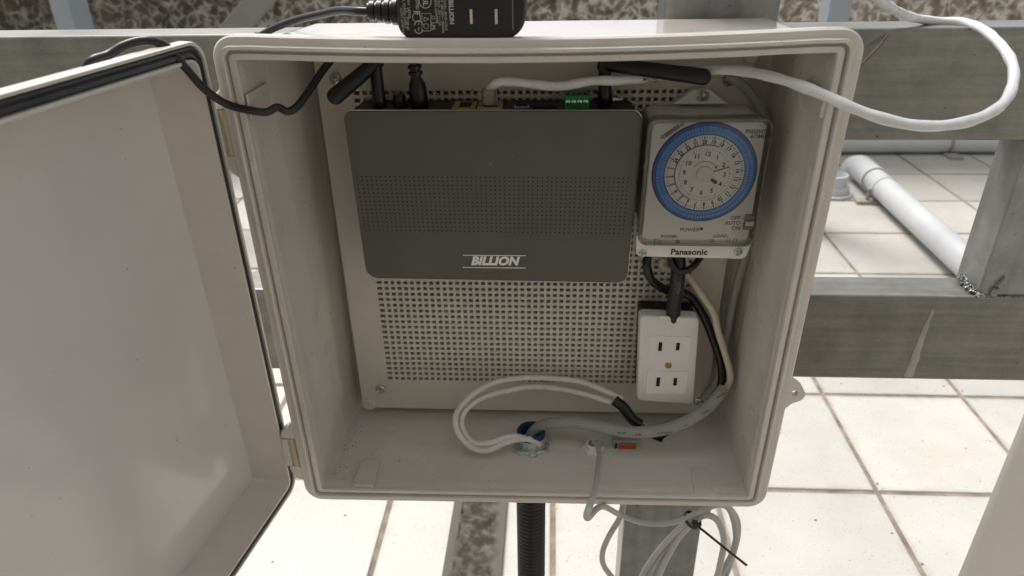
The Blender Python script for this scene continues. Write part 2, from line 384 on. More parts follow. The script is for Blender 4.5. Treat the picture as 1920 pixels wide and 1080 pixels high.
NX, NY = 26, 620
for j in range(NY+1):
    y = -.75+(YW+.7)*j/NY; row = []
    for i in range(NX+1):
        x = -.155+.096*i/NX; e = min(i, NX-i)/NX
        q_ = V((x*62, y*62, 1)); cen = 0 if e < .16 else 1
        hgt = .010 + (0 if e == 0 else cen*(.0050*noise.noise(q_)+.0034*noise.noise(q_*2.3)-.0020)+.0004*noise.noise(q_*2))
        row.append(bm.verts.new((x, y, ZF+hgt)))
    rows.append(row)
for a, b in zip(rows, rows[1:]):
    for i in range(NX): bm.faces.new((a[i], a[i+1], b[i+1], b[i]))
for row in (rows[0], rows[-1]): pass
for i0 in (0, NX):
    lo = [bm.verts.new((r_[i0].co.x, r_[i0].co.y, ZF-.001)) for r_ in rows]
    for k in range(NY): bm.faces.new((rows[k][i0], rows[k+1][i0], lo[k+1], lo[k]))
strip = put('mortar_strip', bm, strip_mat(), smooth=True)
tag(strip, kind='structure')

# ------------------------------------------------------------ background wall
def wall_mat():
    m, t, b = nt('flaked_wall'); n = t.nodes; l = t.links
    tc = n.new('ShaderNodeTexCoord'); no = n.new('ShaderNodeTexNoise'); no.inputs['Scale'].default_value = 9; no.inputs['Detail'].default_value = 4
    l.new(tc.outputs['Object'], no.inputs['Vector'])
    mv = n.new('ShaderNodeMix'); mv.data_type = 'RGBA'; mv.inputs[0].default_value = .13; l.new(tc.outputs['Object'], mv.inputs[6]); l.new(no.outputs['Color'], mv.inputs[7])
    v = n.new('ShaderNodeTexVoronoi'); v.feature = 'DISTANCE_TO_EDGE'; v.inputs['Scale'].default_value = 25; l.new(mv.outputs[2], v.inputs['Vector'])
    big = n.new('ShaderNodeTexNoise'); big.inputs['Scale'].default_value = 2.2; big.inputs['Detail'].default_value = 5; l.new(tc.outputs['Object'], big.inputs['Vector'])
    fine = n.new('ShaderNodeTexNoise'); fine.inputs['Scale'].default_value = 22; fine.inputs['Detail'].default_value = 6; l.new(tc.outputs['Object'], fine.inputs['Vector'])
    # net of pale cracks
    ed = n.new('ShaderNodeMapRange'); ed.inputs[1].default_value = .02; ed.inputs[2].default_value = .20; ed.inputs[3].default_value = 1; ed.inputs[4].default_value = 0; l.new(v.outputs['Distance'], ed.inputs[0])
    fm = n.new('ShaderNodeMapRange'); fm.inputs[1].default_value = .35; fm.inputs[2].default_value = .6; l.new(fine.outputs['Fac'], fm.inputs[0])
    ml = n.new('ShaderNodeMath'); ml.operation = 'MULTIPLY'; l.new(ed.outputs[0], ml.inputs[0]); l.new(fm.outputs[0], ml.inputs[1])
    base = n.new('ShaderNodeValToRGB'); e = base.color_ramp.elements; e[0].position = .35; e[0].color = (.055, .045, .03, 1); e[1].position = .68; e[1].color = (.33, .28, .21, 1); e.new(.52).color = (.15, .12, .085, 1)
    # the wall colour is darker to the left, paler to the right
    sp = n.new('ShaderNodeSeparateXYZ'); l.new(tc.outputs['Object'], sp.inputs[0])
    mr = n.new('ShaderNodeMapRange'); mr.inputs[1].default_value = -1.8; mr.inputs[2].default_value = 1.4; mr.inputs[3].default_value = -.10; mr.inputs[4].default_value = .15; l.new(sp.outputs[0], mr.inputs[0])
    av = n.new('ShaderNodeMath'); av.operation = 'ADD'; l.new(mr.outputs[0], av.inputs[0])
    mixn = n.new('ShaderNodeMix'); mixn.inputs[0].default_value = .55; l.new(big.outputs['Fac'], mixn.inputs[2]); l.new(fine.outputs['Fac'], mixn.inputs[3]); l.new(mixn.outputs[0], av.inputs[1])
    l.new(av.outputs[0], base.inputs[0])
    pale = n.new('ShaderNodeMapRange'); pale.inputs[1].default_value = -1.8; pale.inputs[2].default_value = 1.2; pale.inputs[3].default_value = .28; pale.inputs[4].default_value = .8; l.new(sp.outputs[0], pale.inputs[0])
    cb = n.new('ShaderNodeCombineColor')
    for k, c in enumerate((1, .95, .88)):
        q = n.new('ShaderNodeMath'); q.operation = 'MULTIPLY'; q.inputs[1].default_value = c; l.new(pale.outputs[0], q.inputs[0]); l.new(q.outputs[0], cb.inputs[k])
    mx = n.new('ShaderNodeMix'); mx.data_type = 'RGBA'; l.new(ml.outputs[0], mx.inputs[0]); l.new(base.outputs[0], mx.inputs[6]); l.new(cb.outputs[0], mx.inputs[7])
    l.new(mx.outputs[2], b.inputs['Base Color']); b.inputs['Roughness'].default_value = .85
    bp = n.new('ShaderNodeBump'); bp.inputs['Distance'].default_value = .006; bp.inputs['Strength'].default_value = .6; l.new(ml.outputs[0], bp.inputs['Height']); l.new(bp.outputs[0], b.inputs['Normal'])
    return m
bm = bmesh.new(); box(bm, -14, 14, YW+.02, YW+.17, ZF-.1, .38)
wall = put('parapet_wall', bm, wall_mat()); tag(wall, 'mottled brown parapet wall with pale flaked net of cracks behind the steel frame', 'wall')

# wall added out of view to darken faces turned to the camera, with door
bm = bmesh.new(); box(bm, -5, -.5, -1.62, -1.45, ZF, 2.6); box(bm, .5, 5, -1.62, -1.45, ZF, 2.6); box(bm, -.5, .5, -1.62, -1.45, ZF+2.1, 2.6)
hw_ = put('unseen_wall', bm, mat('unseen_wall_render', (.40, .405, .37), .85, vary=.12, scale=6, bump=.4, bscale=60)); tag(hw_, 'unseen wall with a doorway, added behind the viewpoint to darken faces turned towards it', 'wall')
bm = bmesh.new(); box(bm, -.5, .5, -1.58, -1.53, ZF+.005, ZF+2.1); put('unseen_door', bm, mat('unseen_door_paint', (.12, .09, .07), .4), hw_, bevel=.002)  # fills the doorway of the added wall, likewise out of view

# ------------------------------------------------------------ pipes on the floor
bm = bmesh.new()
pz = ZF+.045
tube(bm, [(-4, YW-.06, pz), (4, YW-.06, pz)], .042, 24, 0)
pip = put('drain_pipe', bm, M_pvc, smooth=True)
tag(pip, 'long white drain pipe lying along the foot of the mottled wall', 'pipe')
clamp = bmesh.new()
c0 = Z(1790, 296, ZF)
pc = empty('pipe_clip', (c0.x, YW-.07, ZF), 'small grey clip holding the long white pipe at the wall foot', 'clip')
bm = bmesh.new(); box(bm, c0.x-.035, c0.x+.02, YW-.165, YW-.10, ZF-.001, ZF+.012); put('base', bm, M_pvcclip, pc, bevel=.002)
bm = bmesh.new(); lathe(bm, (c0.x-.006, YW-.06, pz), X_, [(.0425, -.006), (.046, -.006), (.046, .006), (.0425, .006)], 32, caps=(False, False)); put('strap', bm, M_pvcclip, pc, smooth=True); clamp.free()

A = Z(1612, 312, ZF+.056); B = Z(1850, 527, ZF+.056)
dp = empty('diagonal_pipe', (A.x, A.y, ZF), 'thick white pipe slanting across the tiles behind the right post', 'pipe')
d = (B-A).normalized(); rp_ = .042
bm = bmesh.new(); tube(bm, [A+d*.14, B+d*.9], rp_, 32, 0); put('pipe', bm, M_pvc, dp, smooth=True)
bm = bmesh.new()   # elbow with its socket
tube(bm, [A+d*.15, A+d*.03, A-d*.005+V((0, .0, -.004)), A-d*.03+V((-.01, .0, -.018)), A-d*.033+V((-.012, .0, -.055))], .046, 32, 8); put('elbow', bm, M_pvc, dp, smooth=True)
bm = bmesh.new(); lathe(bm, A+d*.155, d, [(.043, -.010), (.0485, -.010), (.0485, .005), (.043, .005)], 40, caps=(False, False)); put('socket_ring', bm, M_pvc, dp, smooth=True, angle=40)
bm = bmesh.new(); lathe(bm, A+d*.25, d, [(.0422, -.007), (.0445, -.007), (.0445, .007), (.0422, .007)], 40, caps=(False, False)); put('strap', bm, M_pvc, dp, smooth=True)
ft = A+d*.25; sdv = d.cross(Z_).normalized()
bm = bmesh.new()
for s in (-1, 1):
    q = ft+sdv*.050*s; tube(bm, [V((q.x, q.y, ZF+.056)), V((q.x, q.y, ZF+.004))], .007, 10, 0)
q0, q1 = ft-sdv*.11, ft+sdv*.09
lp = [V((q.x, q.y, 0))+d*a for q in (q0, q1) for a in ((-.02, .02) if q is q0 else (.02, -.02))]
skin(bm, [[V((v.x, v.y, ZF)) for v in lp], [V((v.x, v.y, ZF+.012)) for v in lp]], True, True)
put('foot', bm, M_pvcclip, dp)
e0 = Z(1562, 362, ZF)
fc = empty('floor_cap', (e0.x, e0.y, ZF), 'pale grey pipe stub on the tiles left of the slanting pipe', 'pipe')
bm = bmesh.new(); lathe(bm, (e0.x-.01, e0.y, ZF), Z_, [(.062, 0), (.062, .03), (.05, .034), (.05, .075), (.044, .077), (.042, .05)], 32); put('stub', bm, M_pvc, fc, smooth=True, angle=40)
bm = bmesh.new(); lathe(bm, (e0.x-.01, e0.y, ZF), Z_, [(.078, 0), (.078, .008), (.063, .010)], 32, caps=(True, False)); put('collar', bm, M_pvc, fc, smooth=True, angle=30)

# ------------------------------------------------------------ rear steel posts
def vpost(name, x0, x1, y0, y1, m, label, top=1.0, grp=None):
    e = empty(name, ((x0+x1)/2, (y0+y1)/2, ZF), label, 'post', grp)
    bm = bmesh.new(); box(bm, x0, x1, y0, y1, ZF, top); put('tube', bm, m, e, bevel=.003)
    bm = bmesh.new(); box(bm, x0-.03, x1+.03, y0-.03, y1+.03, ZF, ZF+.008); put('foot_plate', bm, m, e, bevel=.001)
    return e
vpost('rear_post', -1.523, -1.463, 1.80, 1.90, M_rear, 'blue grey steel post in the background at far left', grp='rear posts before the wall')
vpost('rear_post', .82, .883, 1.80, 1.88, M_rear, 'pale blue grey steel post in the background right of the centre post', grp='rear posts before the wall')
a0, a1 = P(436, 55, 1.86), P(572-36, -60, 1.86)
dd = (a1-a0); lo = a0-dd*2.6; hi = a0+dd*4.0
bm = bmesh.new(); side = V((dd.z, 0, -dd.x)).normalized()*.034
lps = []
for c in (lo, hi): lps.append([c-side, c+side, c+side+V((0, .04, 0)), c-side+V((0, .04, 0))])
skin(bm, lps, True, True); br = put('diagonal_brace', bm, M_brace, bevel=.002)
tag(br, 'flat grey diagonal brace crossing the wall behind the black cord', 'brace')

# ------------------------------------------------------------ galvanised frame that carries the box
YB0, YB1 = .130, .168
fr = empty('steel_frame', (0.14, .15, ZF), 'galvanised square tube frame carrying the open beige box', 'frame')
def beam(x0, x1, z0, z1, m, name='beam', y0=YB0, y1=YB1, label=None):
    bm = bmesh.new(); box(bm, x0, x1, y0, y1, z0, z1); o = put(name, bm, m, fr, bevel=.0022, seg=3)
    if label: o['label'] = label
    return o
beam(-2.2, 2.2, .0848, .1705, M_beam)
beam(-2.2, 2.2, -.1462, -.0562, M_beam)
beam(.0985, .1835, ZF, -.1465, M_post, 'post', YB0+.002, YB1+.004)
beam(.0985, .1835, .1708, .75, M_post, 'post', YB0+.002, YB1+.004)
beam(.0985, .1835, -.0559, .0845, M_post, 'post', YB0+.002, YB1+.004)
beam(.3935, .48, -.0559, .0845, M_post, 'post', YB0+.001, YB1+.002)
beam(-1.2, -1.115, ZF, -.1465, M_post, 'post', YB0+.002, YB1+.004)
beam(1.3, 1.385, ZF, -.1465, M_post, 'post', YB0+.002, YB1+.004)
def blobs(bm, pts, r, jit, n):
    for k in range(n):
        a, b = random.choice(list(zip(pts, pts[1:]))); p = V(a).lerp(V(b), random.random())+V([random.gauss(0, jit) for _ in range(3)])
        rr = r*random.uniform(.4, 1.2)
        ret = bmesh.ops.create_icosphere(bm, subdivisions=2, radius=rr, matrix=Matrix.Translation(p))
        for v in ret['verts']: v.co += V([random.gauss(0, rr*.13) for _ in range(3)])
bm = bmesh.new()
blobs(bm, [(.3922, .160, -.051), (.3925, .148, -.053), (.3925, .136, -.055)], .0011, .0015, 260)
blobs(bm, [(.3925, .1305, -.055), (.398, .1300, -.056)], .0022, .0010, 14)
put('weld_bead', bm, M_post, fr, smooth=True)
bm = bmesh.new(); blobs(bm, [(.4, .1305, -.056), (.47, .1305, -.0562)], .0011, .0004, 150); put('weld_bead', bm, M_beam, fr, smooth=True)
bm = bmesh.new(); blobs(bm, [(.405, .1305, -.053), (.412, .1305, -.035)], .003, .0007, 30); put('weld_bead', bm, M_post, fr, smooth=True)
# pale filler streak on the lower beam
bm = bmesh.new(); pa, pb = P(1749, 578, YB0-.0003), P(1703, 706, YB0-.0003)
N = 40; L0, L1 = [], []
for k in range(N+1):
    t = k/N; c = pa.lerp(pb, t); wd = (.0008+.0034*t**.7)*(1+.35*noise.noise(V((t*9, 1, 0)))); c.x += .0012*noise.noise(V((t*6, 5, 0)))
    L0.append([c+V((-wd, 0, 0)), c+V((-wd*.5, -.0008, 0)), c+V((wd*.5, -.0009, 0)), c+V((wd, 0, 0)), c+V((wd, .001, 0)), c+V((-wd, .001, 0))])
skin(bm, L0, True, True); put('filler_streak', bm, M_scar, fr, smooth=True)

# ------------------------------------------------------------ the enclosure
IN = [(-.1801, .1736), (.1815, .1752), (.1785, -.1750), (-.1765, -.1775)]
OUT = [(-.1945, .1882), (.1972, .1890), (.1935, -.1872), (-.1922, -.1915)]
D = .112
def bow(x, z):
    t = max(0, min(1, (z+.05)/.22)); return -.0036*max(0, 1-(x/.17)**2)*t
def lerpq(o):
    return [V(a).lerp(V(b), o/.0135) for a, b in zip([V(i) for i in IN], [V(i) for i in OUT])]
enc = empty('electrical_enclosure', (0, .06, -.19), 'open beige plastic enclosure with a router and a timer inside', 'enclosure')
MS = 90
XN = [(P(543, 113, 0).x, .010), (P(1462, 100, 0).x, .0095)]
def notch(x, z, d):
    b = bow(x, z)
    if z > .165:
        for c, hw in XN:
            if abs(x-c) < hw: b += d
    return b
def RQ(o, r, y, nz=0.): return rrect(lerpq(o), r, y, 8, MS, (lambda x, z: notch(x, z, nz)))
# rim: inner edge -> lip -> groove -> bead -> outer band -> side of the flange -> back
bm = bmesh.new()
skin(bm, [RQ(-.0003, .0016, .012, .0024), RQ(0, .0016, .0012, .0024), RQ(.0006, .002, 0), RQ(.0036, .004, .0004), RQ(.0042, .0045, .0032), RQ(.0054, .0052, .0034), RQ(.0058, .0058, -.0012), RQ(.0064, .006, -.0016),
          RQ(.0078, .007, -.0014), RQ(.0084, .0075, .0012), RQ(.0126, .0135, .0014), RQ(.0135, .0145, .0026), RQ(.0135, .0145, .0085), RQ(.0126, .014, .0090), RQ(.0036, .005, .0094)])
put('rim', bm, M_box, enc, smooth=True, angle=28)
# tub: outside and inside of the body
bm = bmesh.new()
inq = lerpq(0)
def TQ(d, r, y, q=inq, n=0.): return rrect(inset(q, d), r, y, 8, MS, (lambda x, z: notch(x, z, n*1.0)))
lps = [TQ(.0001, .0017, .0022, n=.0024), TQ(.0001, .0017, .012, n=.0024), TQ(.0003, .0018, .040, n=.0024), TQ(.0004, .0018, .0402), TQ(.0011, .003, D-.012), TQ(.0012, .003, D-.010), TQ(.0030, .006, D-.003), TQ(.008, .008, D)]
skin(bm, lps, False, True)
put('tub_inside', bm, M_boxin, enc, smooth=True, angle=30)
bm = bmesh.new()
QF = [(-.1850, .1800), (.1860, .1812), (.1840, -.1805), (-.1830, -.1835)]; QB = [(-.1700, .1812), (.1776, .1816), (.1760, -.1795), (-.1720, -.1825)]
def OQ(t, d, r, y): return rrect(inset([V(a).lerp(V(b), t) for a, b in zip([V(i) for i in QF], [V(i) for i in QB])], d), r, y, 8, MS, lambda x, z: bow(x, z)*(1-t)*.55)
skin(bm, [OQ(0, 0, .007, .0093), OQ(.03, 0, .008, .012), OQ(.5, 0, .010, .06), OQ(.94, 0, .012, D-.0075), OQ(.95, 0, .012, D-.006), OQ(1, .0012, .012, D-.001), OQ(1, .005, .010, D+.003)], False, True)
put('tub_outside', bm, M_boxtop, enc, smooth=True, angle=30)
bm = bmesh.new()
for (qx, qy, ln_, wd_, an) in ((575, 65, .006, .0006, .1), (590, 63, .004, .0010, .5), (598, 60, .003, .0005, -.3), (660, 69, .014, .0010, .05), (685, 66, .009, .0005, .25), (1120, 47, .008, .0004, .1), (1150, 44, .010, .0006, -.1), (1165, 46, .006, .0004, .3), (738, 52, .001, .0008, 0), (1180, 62, .0012, .0007, 0), (1270, 58, .02, .0003, .1)):
    c = Z(qx, qy, .1806); zz = .18225
    n_ = 14; pu = [V((c.x+(k/n_-.5)*ln_, c.y+math.sin(an)*(k/n_-.5)*ln_*2+.0012*noise.noise(V((k*.5, qx, 0))), zz)) for k in range(n_+1)]
    wv = [wd_*max(.15, abs(noise.noise(V((k*.7, qx, 4))))*2.2) for k in range(n_+1)]
    lo_ = [p+V((0, -w_, 0)) for p, w_ in zip(pu, wv)]; hi_ = [p+V((0, w_, 0)) for p, w_ in zip(pu, wv)]
    a_ = [bm.verts.new(p) for p in lo_]; b_ = [bm.verts.new(p) for p in hi_]
    for k in range(n_): bm.faces.new((a_[k], a_[k+1], b_[k+1], b_[k]))
o = put('dirt_mark', bm, mat('dried_dirt', (.25, .19, .14), .9, vary=.4), enc); o['kind'] = 'stuff'
bm = bmesh.new()
def pick_box():
    if random.random() < .55: return V((random.uniform(-.165, .165), D-.006-abs(random.gauss(0, .012)), -.1766))
    if random.random() < .5: return V((-.172+abs(random.gauss(0, .01)), random.uniform(.01, .1), -.1766))
    return V((random.uniform(-.165, .165), random.uniform(.01, .1), -.1766))
grit(bm, pick_box, 260, .0003, .0011)
o = put('grit', bm, mat('dust_brown', (.14, .11, .075), .9, vary=.5, scale=40), enc); o['kind'] = 'stuff'
# moulded pads near the mouth on floor, side walls
def slab(bm, pts, nrm, h):
    n_ = V(nrm)*h; b = [V(p)-V(nrm)*.001 for p in pts]; t = [V(p)+n_ for p in pts]; skin(bm, [b, t], True, True)
for x0, x1, xa, xb in ((-.1506, -.1340, -.1508, -.1327), (.1367, .1520, .1358, .1524)):
    bm = bmesh.new(); slab(bm, [(x0, .034, -.1757), (x1, .034, -.1757), (xb, .003, -.1762), (xa, .003, -.1762)], (0, 0, 1), .0016); put('moulded_pad', bm, M_boxin, enc, bevel=.0004)
for z0, z1 in ((-.1545, -.1385), (.1365, .1525)):
    bm = bmesh.new(); slab(bm, [(-.1775, .002, z0), (-.1778, .038, z0), (-.1778, .038, z1), (-.1775, .002, z1)], (1, 0, 0), .0005); put('moulded_pad', bm, M_boxin, enc, bevel=.0004)
    bm = bmesh.new(); slab(bm, [(.1802, .002, z0), (.1798, .038, z0), (.1798, .038, z1), (.1802, .002, z1)], (-1, 0, 0), .0014); put('moulded_pad', bm, M_boxin, enc, bevel=.0004)
# round standoffs behind the corners of the plate
for sx in (-1, 1):
    for sz in (-1, 1):
        bm = bmesh.new(); lathe(bm, (sx*.1575, D-.002, sz*.1605-.0025), (0, -1, 0), [(.0068, 0), (.0064, .012), (.005, .0135)], 24); put('standoff', bm, M_boxin, enc, smooth=True)
# padlock eye on the right flange
bm = bmesh.new()
ctr = P(1487, 738, .001); N = 48; rh = P(1497, 738, .001).x-P(1479, 738, .001).x
out = []
pts = [P(*q, .001) for q in [(1478, 700), (1483, 708), (1493, 716), (1503, 724), (1509, 735), (1508, 745), (1499, 752), (1485, 757), (1474, 765), (1467, 771)]]
ol = catmull(pts, 5); ol += [V((ol[-1].x-.003, .001, ol[-1].z+.002)), V((ol[0].x-.004, .001, ol[0].z))]
hc = P(1489, 738, .001); K = len(ol)
hole = []
for p in ol:
    a = math.atan2(p.z-hc.z, p.x-hc.x); hole.append(V((hc.x+math.cos(a)*.0031, .001, hc.z+math.sin(a)*.0027)))
dy = V((0, .0048, 0))
skin(bm, [hole, ol, [p+dy for p in ol], [p+dy for p in hole], hole])
put('padlock_eye', bm, M_box, enc, smooth=True, angle=40)
# latch blocks on the right flange, below the eye
for q, ww in (([(1467, 770), (1457, 833)], .0022), ([(1442, 876), (1440, 905)], .0018)):
    a, b = P(*q[0], .002), P(*q[1], .002)
    bm = bmesh.new(); box(bm, min(a.x, b.x)-.004, max(a.x, b.x)+ww*.3, .0032, .011, b.z, a.z); put('latch_block', bm, M_box, enc, bevel=.0008)
# hinge knuckles: box side blocks, lid leaf and pin
def hinge(pyt, pyb, name='hinge'):
    zt, zb = P(420, pyt, .004).z, P(420, pyb, .004).z
    o = bpy.data.objects.new(name, None); o.empty_display_size = .01; link(o, enc)
    for za, zc, xa, xc in ((zt+.016, zt+.0003, -.1935, -.2040), (zb-.0003, zb-.015, -.2015, -.1945)):
        h = bmesh.new()
        skin(h, [[V((x, y, z)) for x, y in ((-.188, .0022), (xx, .0022), (xx-.001, .005), (xx, .013), (-.188, .013))] for z, xx in ((za, xa), (za*.75+zc*.25, xa*.85+xc*.15 if xa > xc else xa), (za*.4+zc*.6, xa*.15+xc*.85 if xa > xc else xa*.8+xc*.2), (zc, xc))], True, True)
        put('knuckle', h, M_box, o, bevel=.0006, seg=3)
    b = bmesh.new(); tube(b, [(-.1958, .0040, zt), (-.1958, .0040, zb)], .0025, 20, 0); put('pin', b, M_hinge, o, smooth=True)
    b = bmesh.new(); box(b, -.2035, -.1988, .0015, .0065, zb+.0004, zt-.0004); put('leaf', b, M_box, o, bevel=.0008)
    b = bmesh.new(); lathe(b, (-.1975, .0042, zb+.0002), Z_, [(.0014, 0), (.0014, .0022)], 12); put('rust_spot', b, M_brass, o)
    return o
hinge(205, 290); hinge(818, 868)

# lid, standing open on the left, rim facing right
HT, HB = V((-.1962, -.004, .1875)), V((-.2068, .0195, -.1915))
dT, dB = V((-.140, -.990, 0)).normalized(), V((-.158, -.987, 0)).normalized()
FT, FB = HT+dT*.388, HB+dB*.388
ln = ((FT-HT).cross(HB-HT)).normalized()
if ln.x < 0: ln = -ln      # points to the inside of the lid (to the right)
def lid_loop(d, r, depth, n=8):
    c = [HT, FT, FB, HB]; q = []
    for i in range(4):
        ep = (c[i-1]-c[i]).normalized(); en = (c[(i+1) % 4]-c[i]).normalized(); q.append(c[i]+(ep+en)*d)
    out = []
    for i in range(4):
        ep = (q[i-1]-q[i]).normalized(); en = (q[(i+1) % 4]-q[i]).normalized()
        for k in range(n+1):
            a = math.pi/2*k/n; out.append(q[i]+r*(ep*(1-math.sin(a))+en*(1-math.cos(a)))-ln*depth)
    return out
lid = bmesh.new()
skin(lid, [lid_loop(.0185, .003, .0280), lid_loop(.0118, .006, .0010), lid_loop(.0115, .006, -.0014), lid_loop(.0098, .007, -.0014), lid_loop(.0095, .0072, .0035), lid_loop(.0024, .0115, .0035), lid_loop(.0021, .0118, -.0002), lid_loop(.0004, .0126, -.0004), lid_loop(0, .013, .0004), lid_loop(0, .013, .0068), lid_loop(.004, .013, .0085), lid_loop(.007, .011, .034), lid_loop(.010, .010, .037)], False, True)
lidO = put('lid', lid, M_box, enc, smooth=True, angle=30)
b = bmesh.new(); b.faces.new([b.verts.new(p) for p in lid_loop(.0184, .003, .0279)]); put('inner_panel', b, M_lidin, lidO)
b = bmesh.new(); skin(b, [lid_loop(.0094, .0073, .0034), lid_loop(.0090, .0076, .0008), lid_loop(.0080, .0082, -.0002), lid_loop(.0062, .0092, .0007), lid_loop(.0042, .0103, -.0001), lid_loop(.0029, .0112, .0008), lid_loop(.0025, .0115, .0034)]); put('gasket', b, M_gasket, lidO, smooth=True)

# perforated mounting plate ---------------------------------------------------
YP = .0985
plate = bmesh.new()
NH = 48; px0, px1 = -.1350, .1358; pz1, pz0 = .1332, -.1362
pit = (px1-px0)/NH; pitz = (pz1-pz0)/NH; hw = .0033; hh = .0030
xs = [-.1635]; zs = [.1655, .1596, .1590]
hx = []; hz = []
for i in range(NH):
    a = px0+i*pit; hx.append((a, a+hw)); c = pz1-i*pitz; hz.append((c, c-hh))
hx[0] = (hx[0][0]-.0012, hx[0][1])
xs += [v for h in hx for v in h]+[.1610]; zs += [v for h in hz for v in h]+[-.1600, -.1606, -.1668]
gv = [[plate.verts.new((x, YP, z)) for x in xs] for z in zs]; nx, nz = len(xs), len(zs)
solid = lambda i, j: not (i % 2 == 1 and j % 2 == 1 and 3 <= i <= nz-5)       # cell (row i, col j)
for i in range(nz-1):
    for j in range(nx-1):
        if solid(i, j): plate.faces.new((gv[i][j], gv[i+1][j], gv[i+1][j+1], gv[i][j+1]))
TP = .0042
for i in range(3, nz-4, 2):
    for j in range(1, nx-1, 2):
        f = [gv[i][j], gv[i+1][j], gv[i+1][j+1], gv[i][j+1]]
        bk = [plate.verts.new((v.co.x, YP+TP, v.co.z)) for v in f]
        for k in range(4): plate.faces.new((f[k], f[(k+1) % 4], bk[(k+1) % 4], bk[k]))
# outer edge and a small chamfer piece at the lower corners
edge = [gv[0][j] for j in range(nx)]+[gv[i][-1] for i in range(1, nz)]+[gv[-1][j] for j in range(nx-2, -1, -1)]+[gv[i][0] for i in range(nz-2, 0, -1)]
eb = [plate.verts.new((v.co.x, YP+TP, v.co.z)) for v in edge]
for k in range(len(edge)):
    q = (k+1) % len(edge); plate.faces.new((edge[k], edge[q], eb[q], eb[k]))
for vv in (gv, [eb]):
    for rw in vv:
        for v in rw:
            for sx, sz in ((-1, -1), (-1, 1), (1, -1), (1, 1)):
                pass
for v in plate.verts:      # clip the corners at 45 degrees
    x, z = v.co.x, v.co.z
    if abs(x) > .16 and abs(z) > .165:
        v.co.x = math.copysign(abs(x)-.006, x) if abs(x) > .1 else x
mp_ = put('mounting_plate', plate, M_plate, enc)
for (qx, qy, an) in ((714, 729, .5), (629, 148, 1.4), (1366, 150, .2), (1310, 752, .7)):
    c = P(qx, qy, YP-.0002); screw('screw', c, .0046, mp_, M_steel, an)

# ------------------------------------------------------------ router
ru = empty('network_router', (0, .06, -.004), 'dark grey network router with dotted vent band and silver lettering', 'router')
YR = .052
rq = [xz(P(642, 208, YR)), xz(P(1206, 208, YR)), xz(P(1176, 531, YR)), xz(P(688, 522, YR))]
rad = [.0068, .0075, .0080, .0090]
def RR(d, y, rr=0): return rrect(inset(rq, d), [max(.002, a-d-rr) for a in rad], y, 8, 1)
# perforated face: grid through the vent band, filled with ngons around by bridging
bm = bmesh.new()
skin(bm, [RR(.0002, YR+.002), RR(.0002, YR+.0004), RR(.0006, YR)], True, True)
put('front_cover', bm, M_router, ru, smooth=True, angle=30)
bm = bmesh.new(); skin(bm, [RR(-.0001, YR+.0030), RR(-.0004, YR+.0022), RR(-.0004, YR+.0014), RR(.0001, YR+.0012)]); put('chrome_trim', bm, M_chrome, ru, smooth=True)
bm = bmesh.new(); skin(bm, [RR(.0008, YR+.0030), RR(.0012, YR+.0055), RR(.0022, YR+.030), RR(.0024, .094)], True, True); put('body', bm, M_matt, ru, smooth=True, angle=40)
bm = bmesh.new()           # vent holes, 58 columns by 14 rows of small round dimples
va, vb, vc, vd = (669, 331), (1178, 334), (1168, 438), (685, 431)
NC, NR = 58, 14
for i in range(NR):
    for j in range(NC):
        u, v_ = j/(NC-1), i/(NR-1)
        x = (va[0]*(1-u)+vb[0]*u)*(1-v_)+(vd[0]*(1-u)+vc[0]*u)*v_; y = (va[1]*(1-u)+vb[1]*u)*(1-v_)+(vd[1]*(1-u)+vc[1]*u)*v_
        c = P(x, y, YR-.00004)
        vs = [bm.verts.new(c+V((math.cos(a*math.pi/4)*.00058, 0, math.sin(a*math.pi/4)*.00058))) for a in range(8)]
        bm.faces.new(vs)
o = put('vent_holes', bm, M_hole, ru); o['kind'] = 'stuff'
lg = P(927, 490, YR-.0001)
wl = (P(985, 490, YR).x-P(869, 490, YR).x)
text('lettering', 'BILLION', .0098, lg, X_, Z_, M_print, ru, bold=.00050, shear=.26, sx=1.0, spacing=1.03)
bm = bmesh.new()
for qy in (479, 502):
    a, b = P(868, qy-.5, YR-.0001), P(986, qy+.5, YR-.0001); zc = (a.z+b.z)/2
    box(bm, a.x, b.x, YR-.0002, YR-.00003, zc-.00032, zc+.00032)
put('lettering_rule', bm, M_print, ru)
ZT = rq[0][1]-.0012         # top face height of the router
def ztop(px, py): return Z(px, py, ZT)
# connectors on the router's top face
def topbox(name, pxa, pxb, y0, y1, h, m, par=ru, bev=.0003):
    a = P(pxa, 195, (y0+y1)/2).x; b = P(pxb, 195, (y0+y1)/2).x
    bm = bmesh.new(); box(bm, a, b, y0, y1, ZT-.001, ZT+h); return put(name, bm, m, par, bevel=bev)
topbox('network_port', 850, 894, .058, .078, .0016, M_gold)
topbox('network_port', 897, 942, .058, .078, .0016, mat('port_beige', (.35, .27, .16), .5))
for pa, pb in ((862, 884), (908, 934)): topbox('port_opening', pa, pb, .060, .074, .0019, M_hole)
topbox('usb_port', 964, 992, .062, .068, .0012, M_steel); topbox('port_opening', 967, 989, .0630, .0668, .0015, M_hole)
topbox('card_slot', 1000, 1042, .066, .071, .0009, M_hole)
o = topbox('terminal_block', 1058, 1104, .064, .080, .0085, M_green)
for k in range(4):
    c = P(1065+k*11, 185, .0638); c.z = ZT+.0038
    bm = bmesh.new(); lathe(bm, c+V((0, .0004, 0)), (0, -1, 0), [(.0017, 0), (.0017, .0006), (.0013, .0008)], 16); put('clamp_screw', bm, M_steel, o, smooth=True)
    bm = bmesh.new(); lathe(bm, c+V((0, .004, .0049)), (0, 0, 1), [(.0016, 0), (.0016, .0003)], 12); put('wire_entry', bm, M_hole, o)
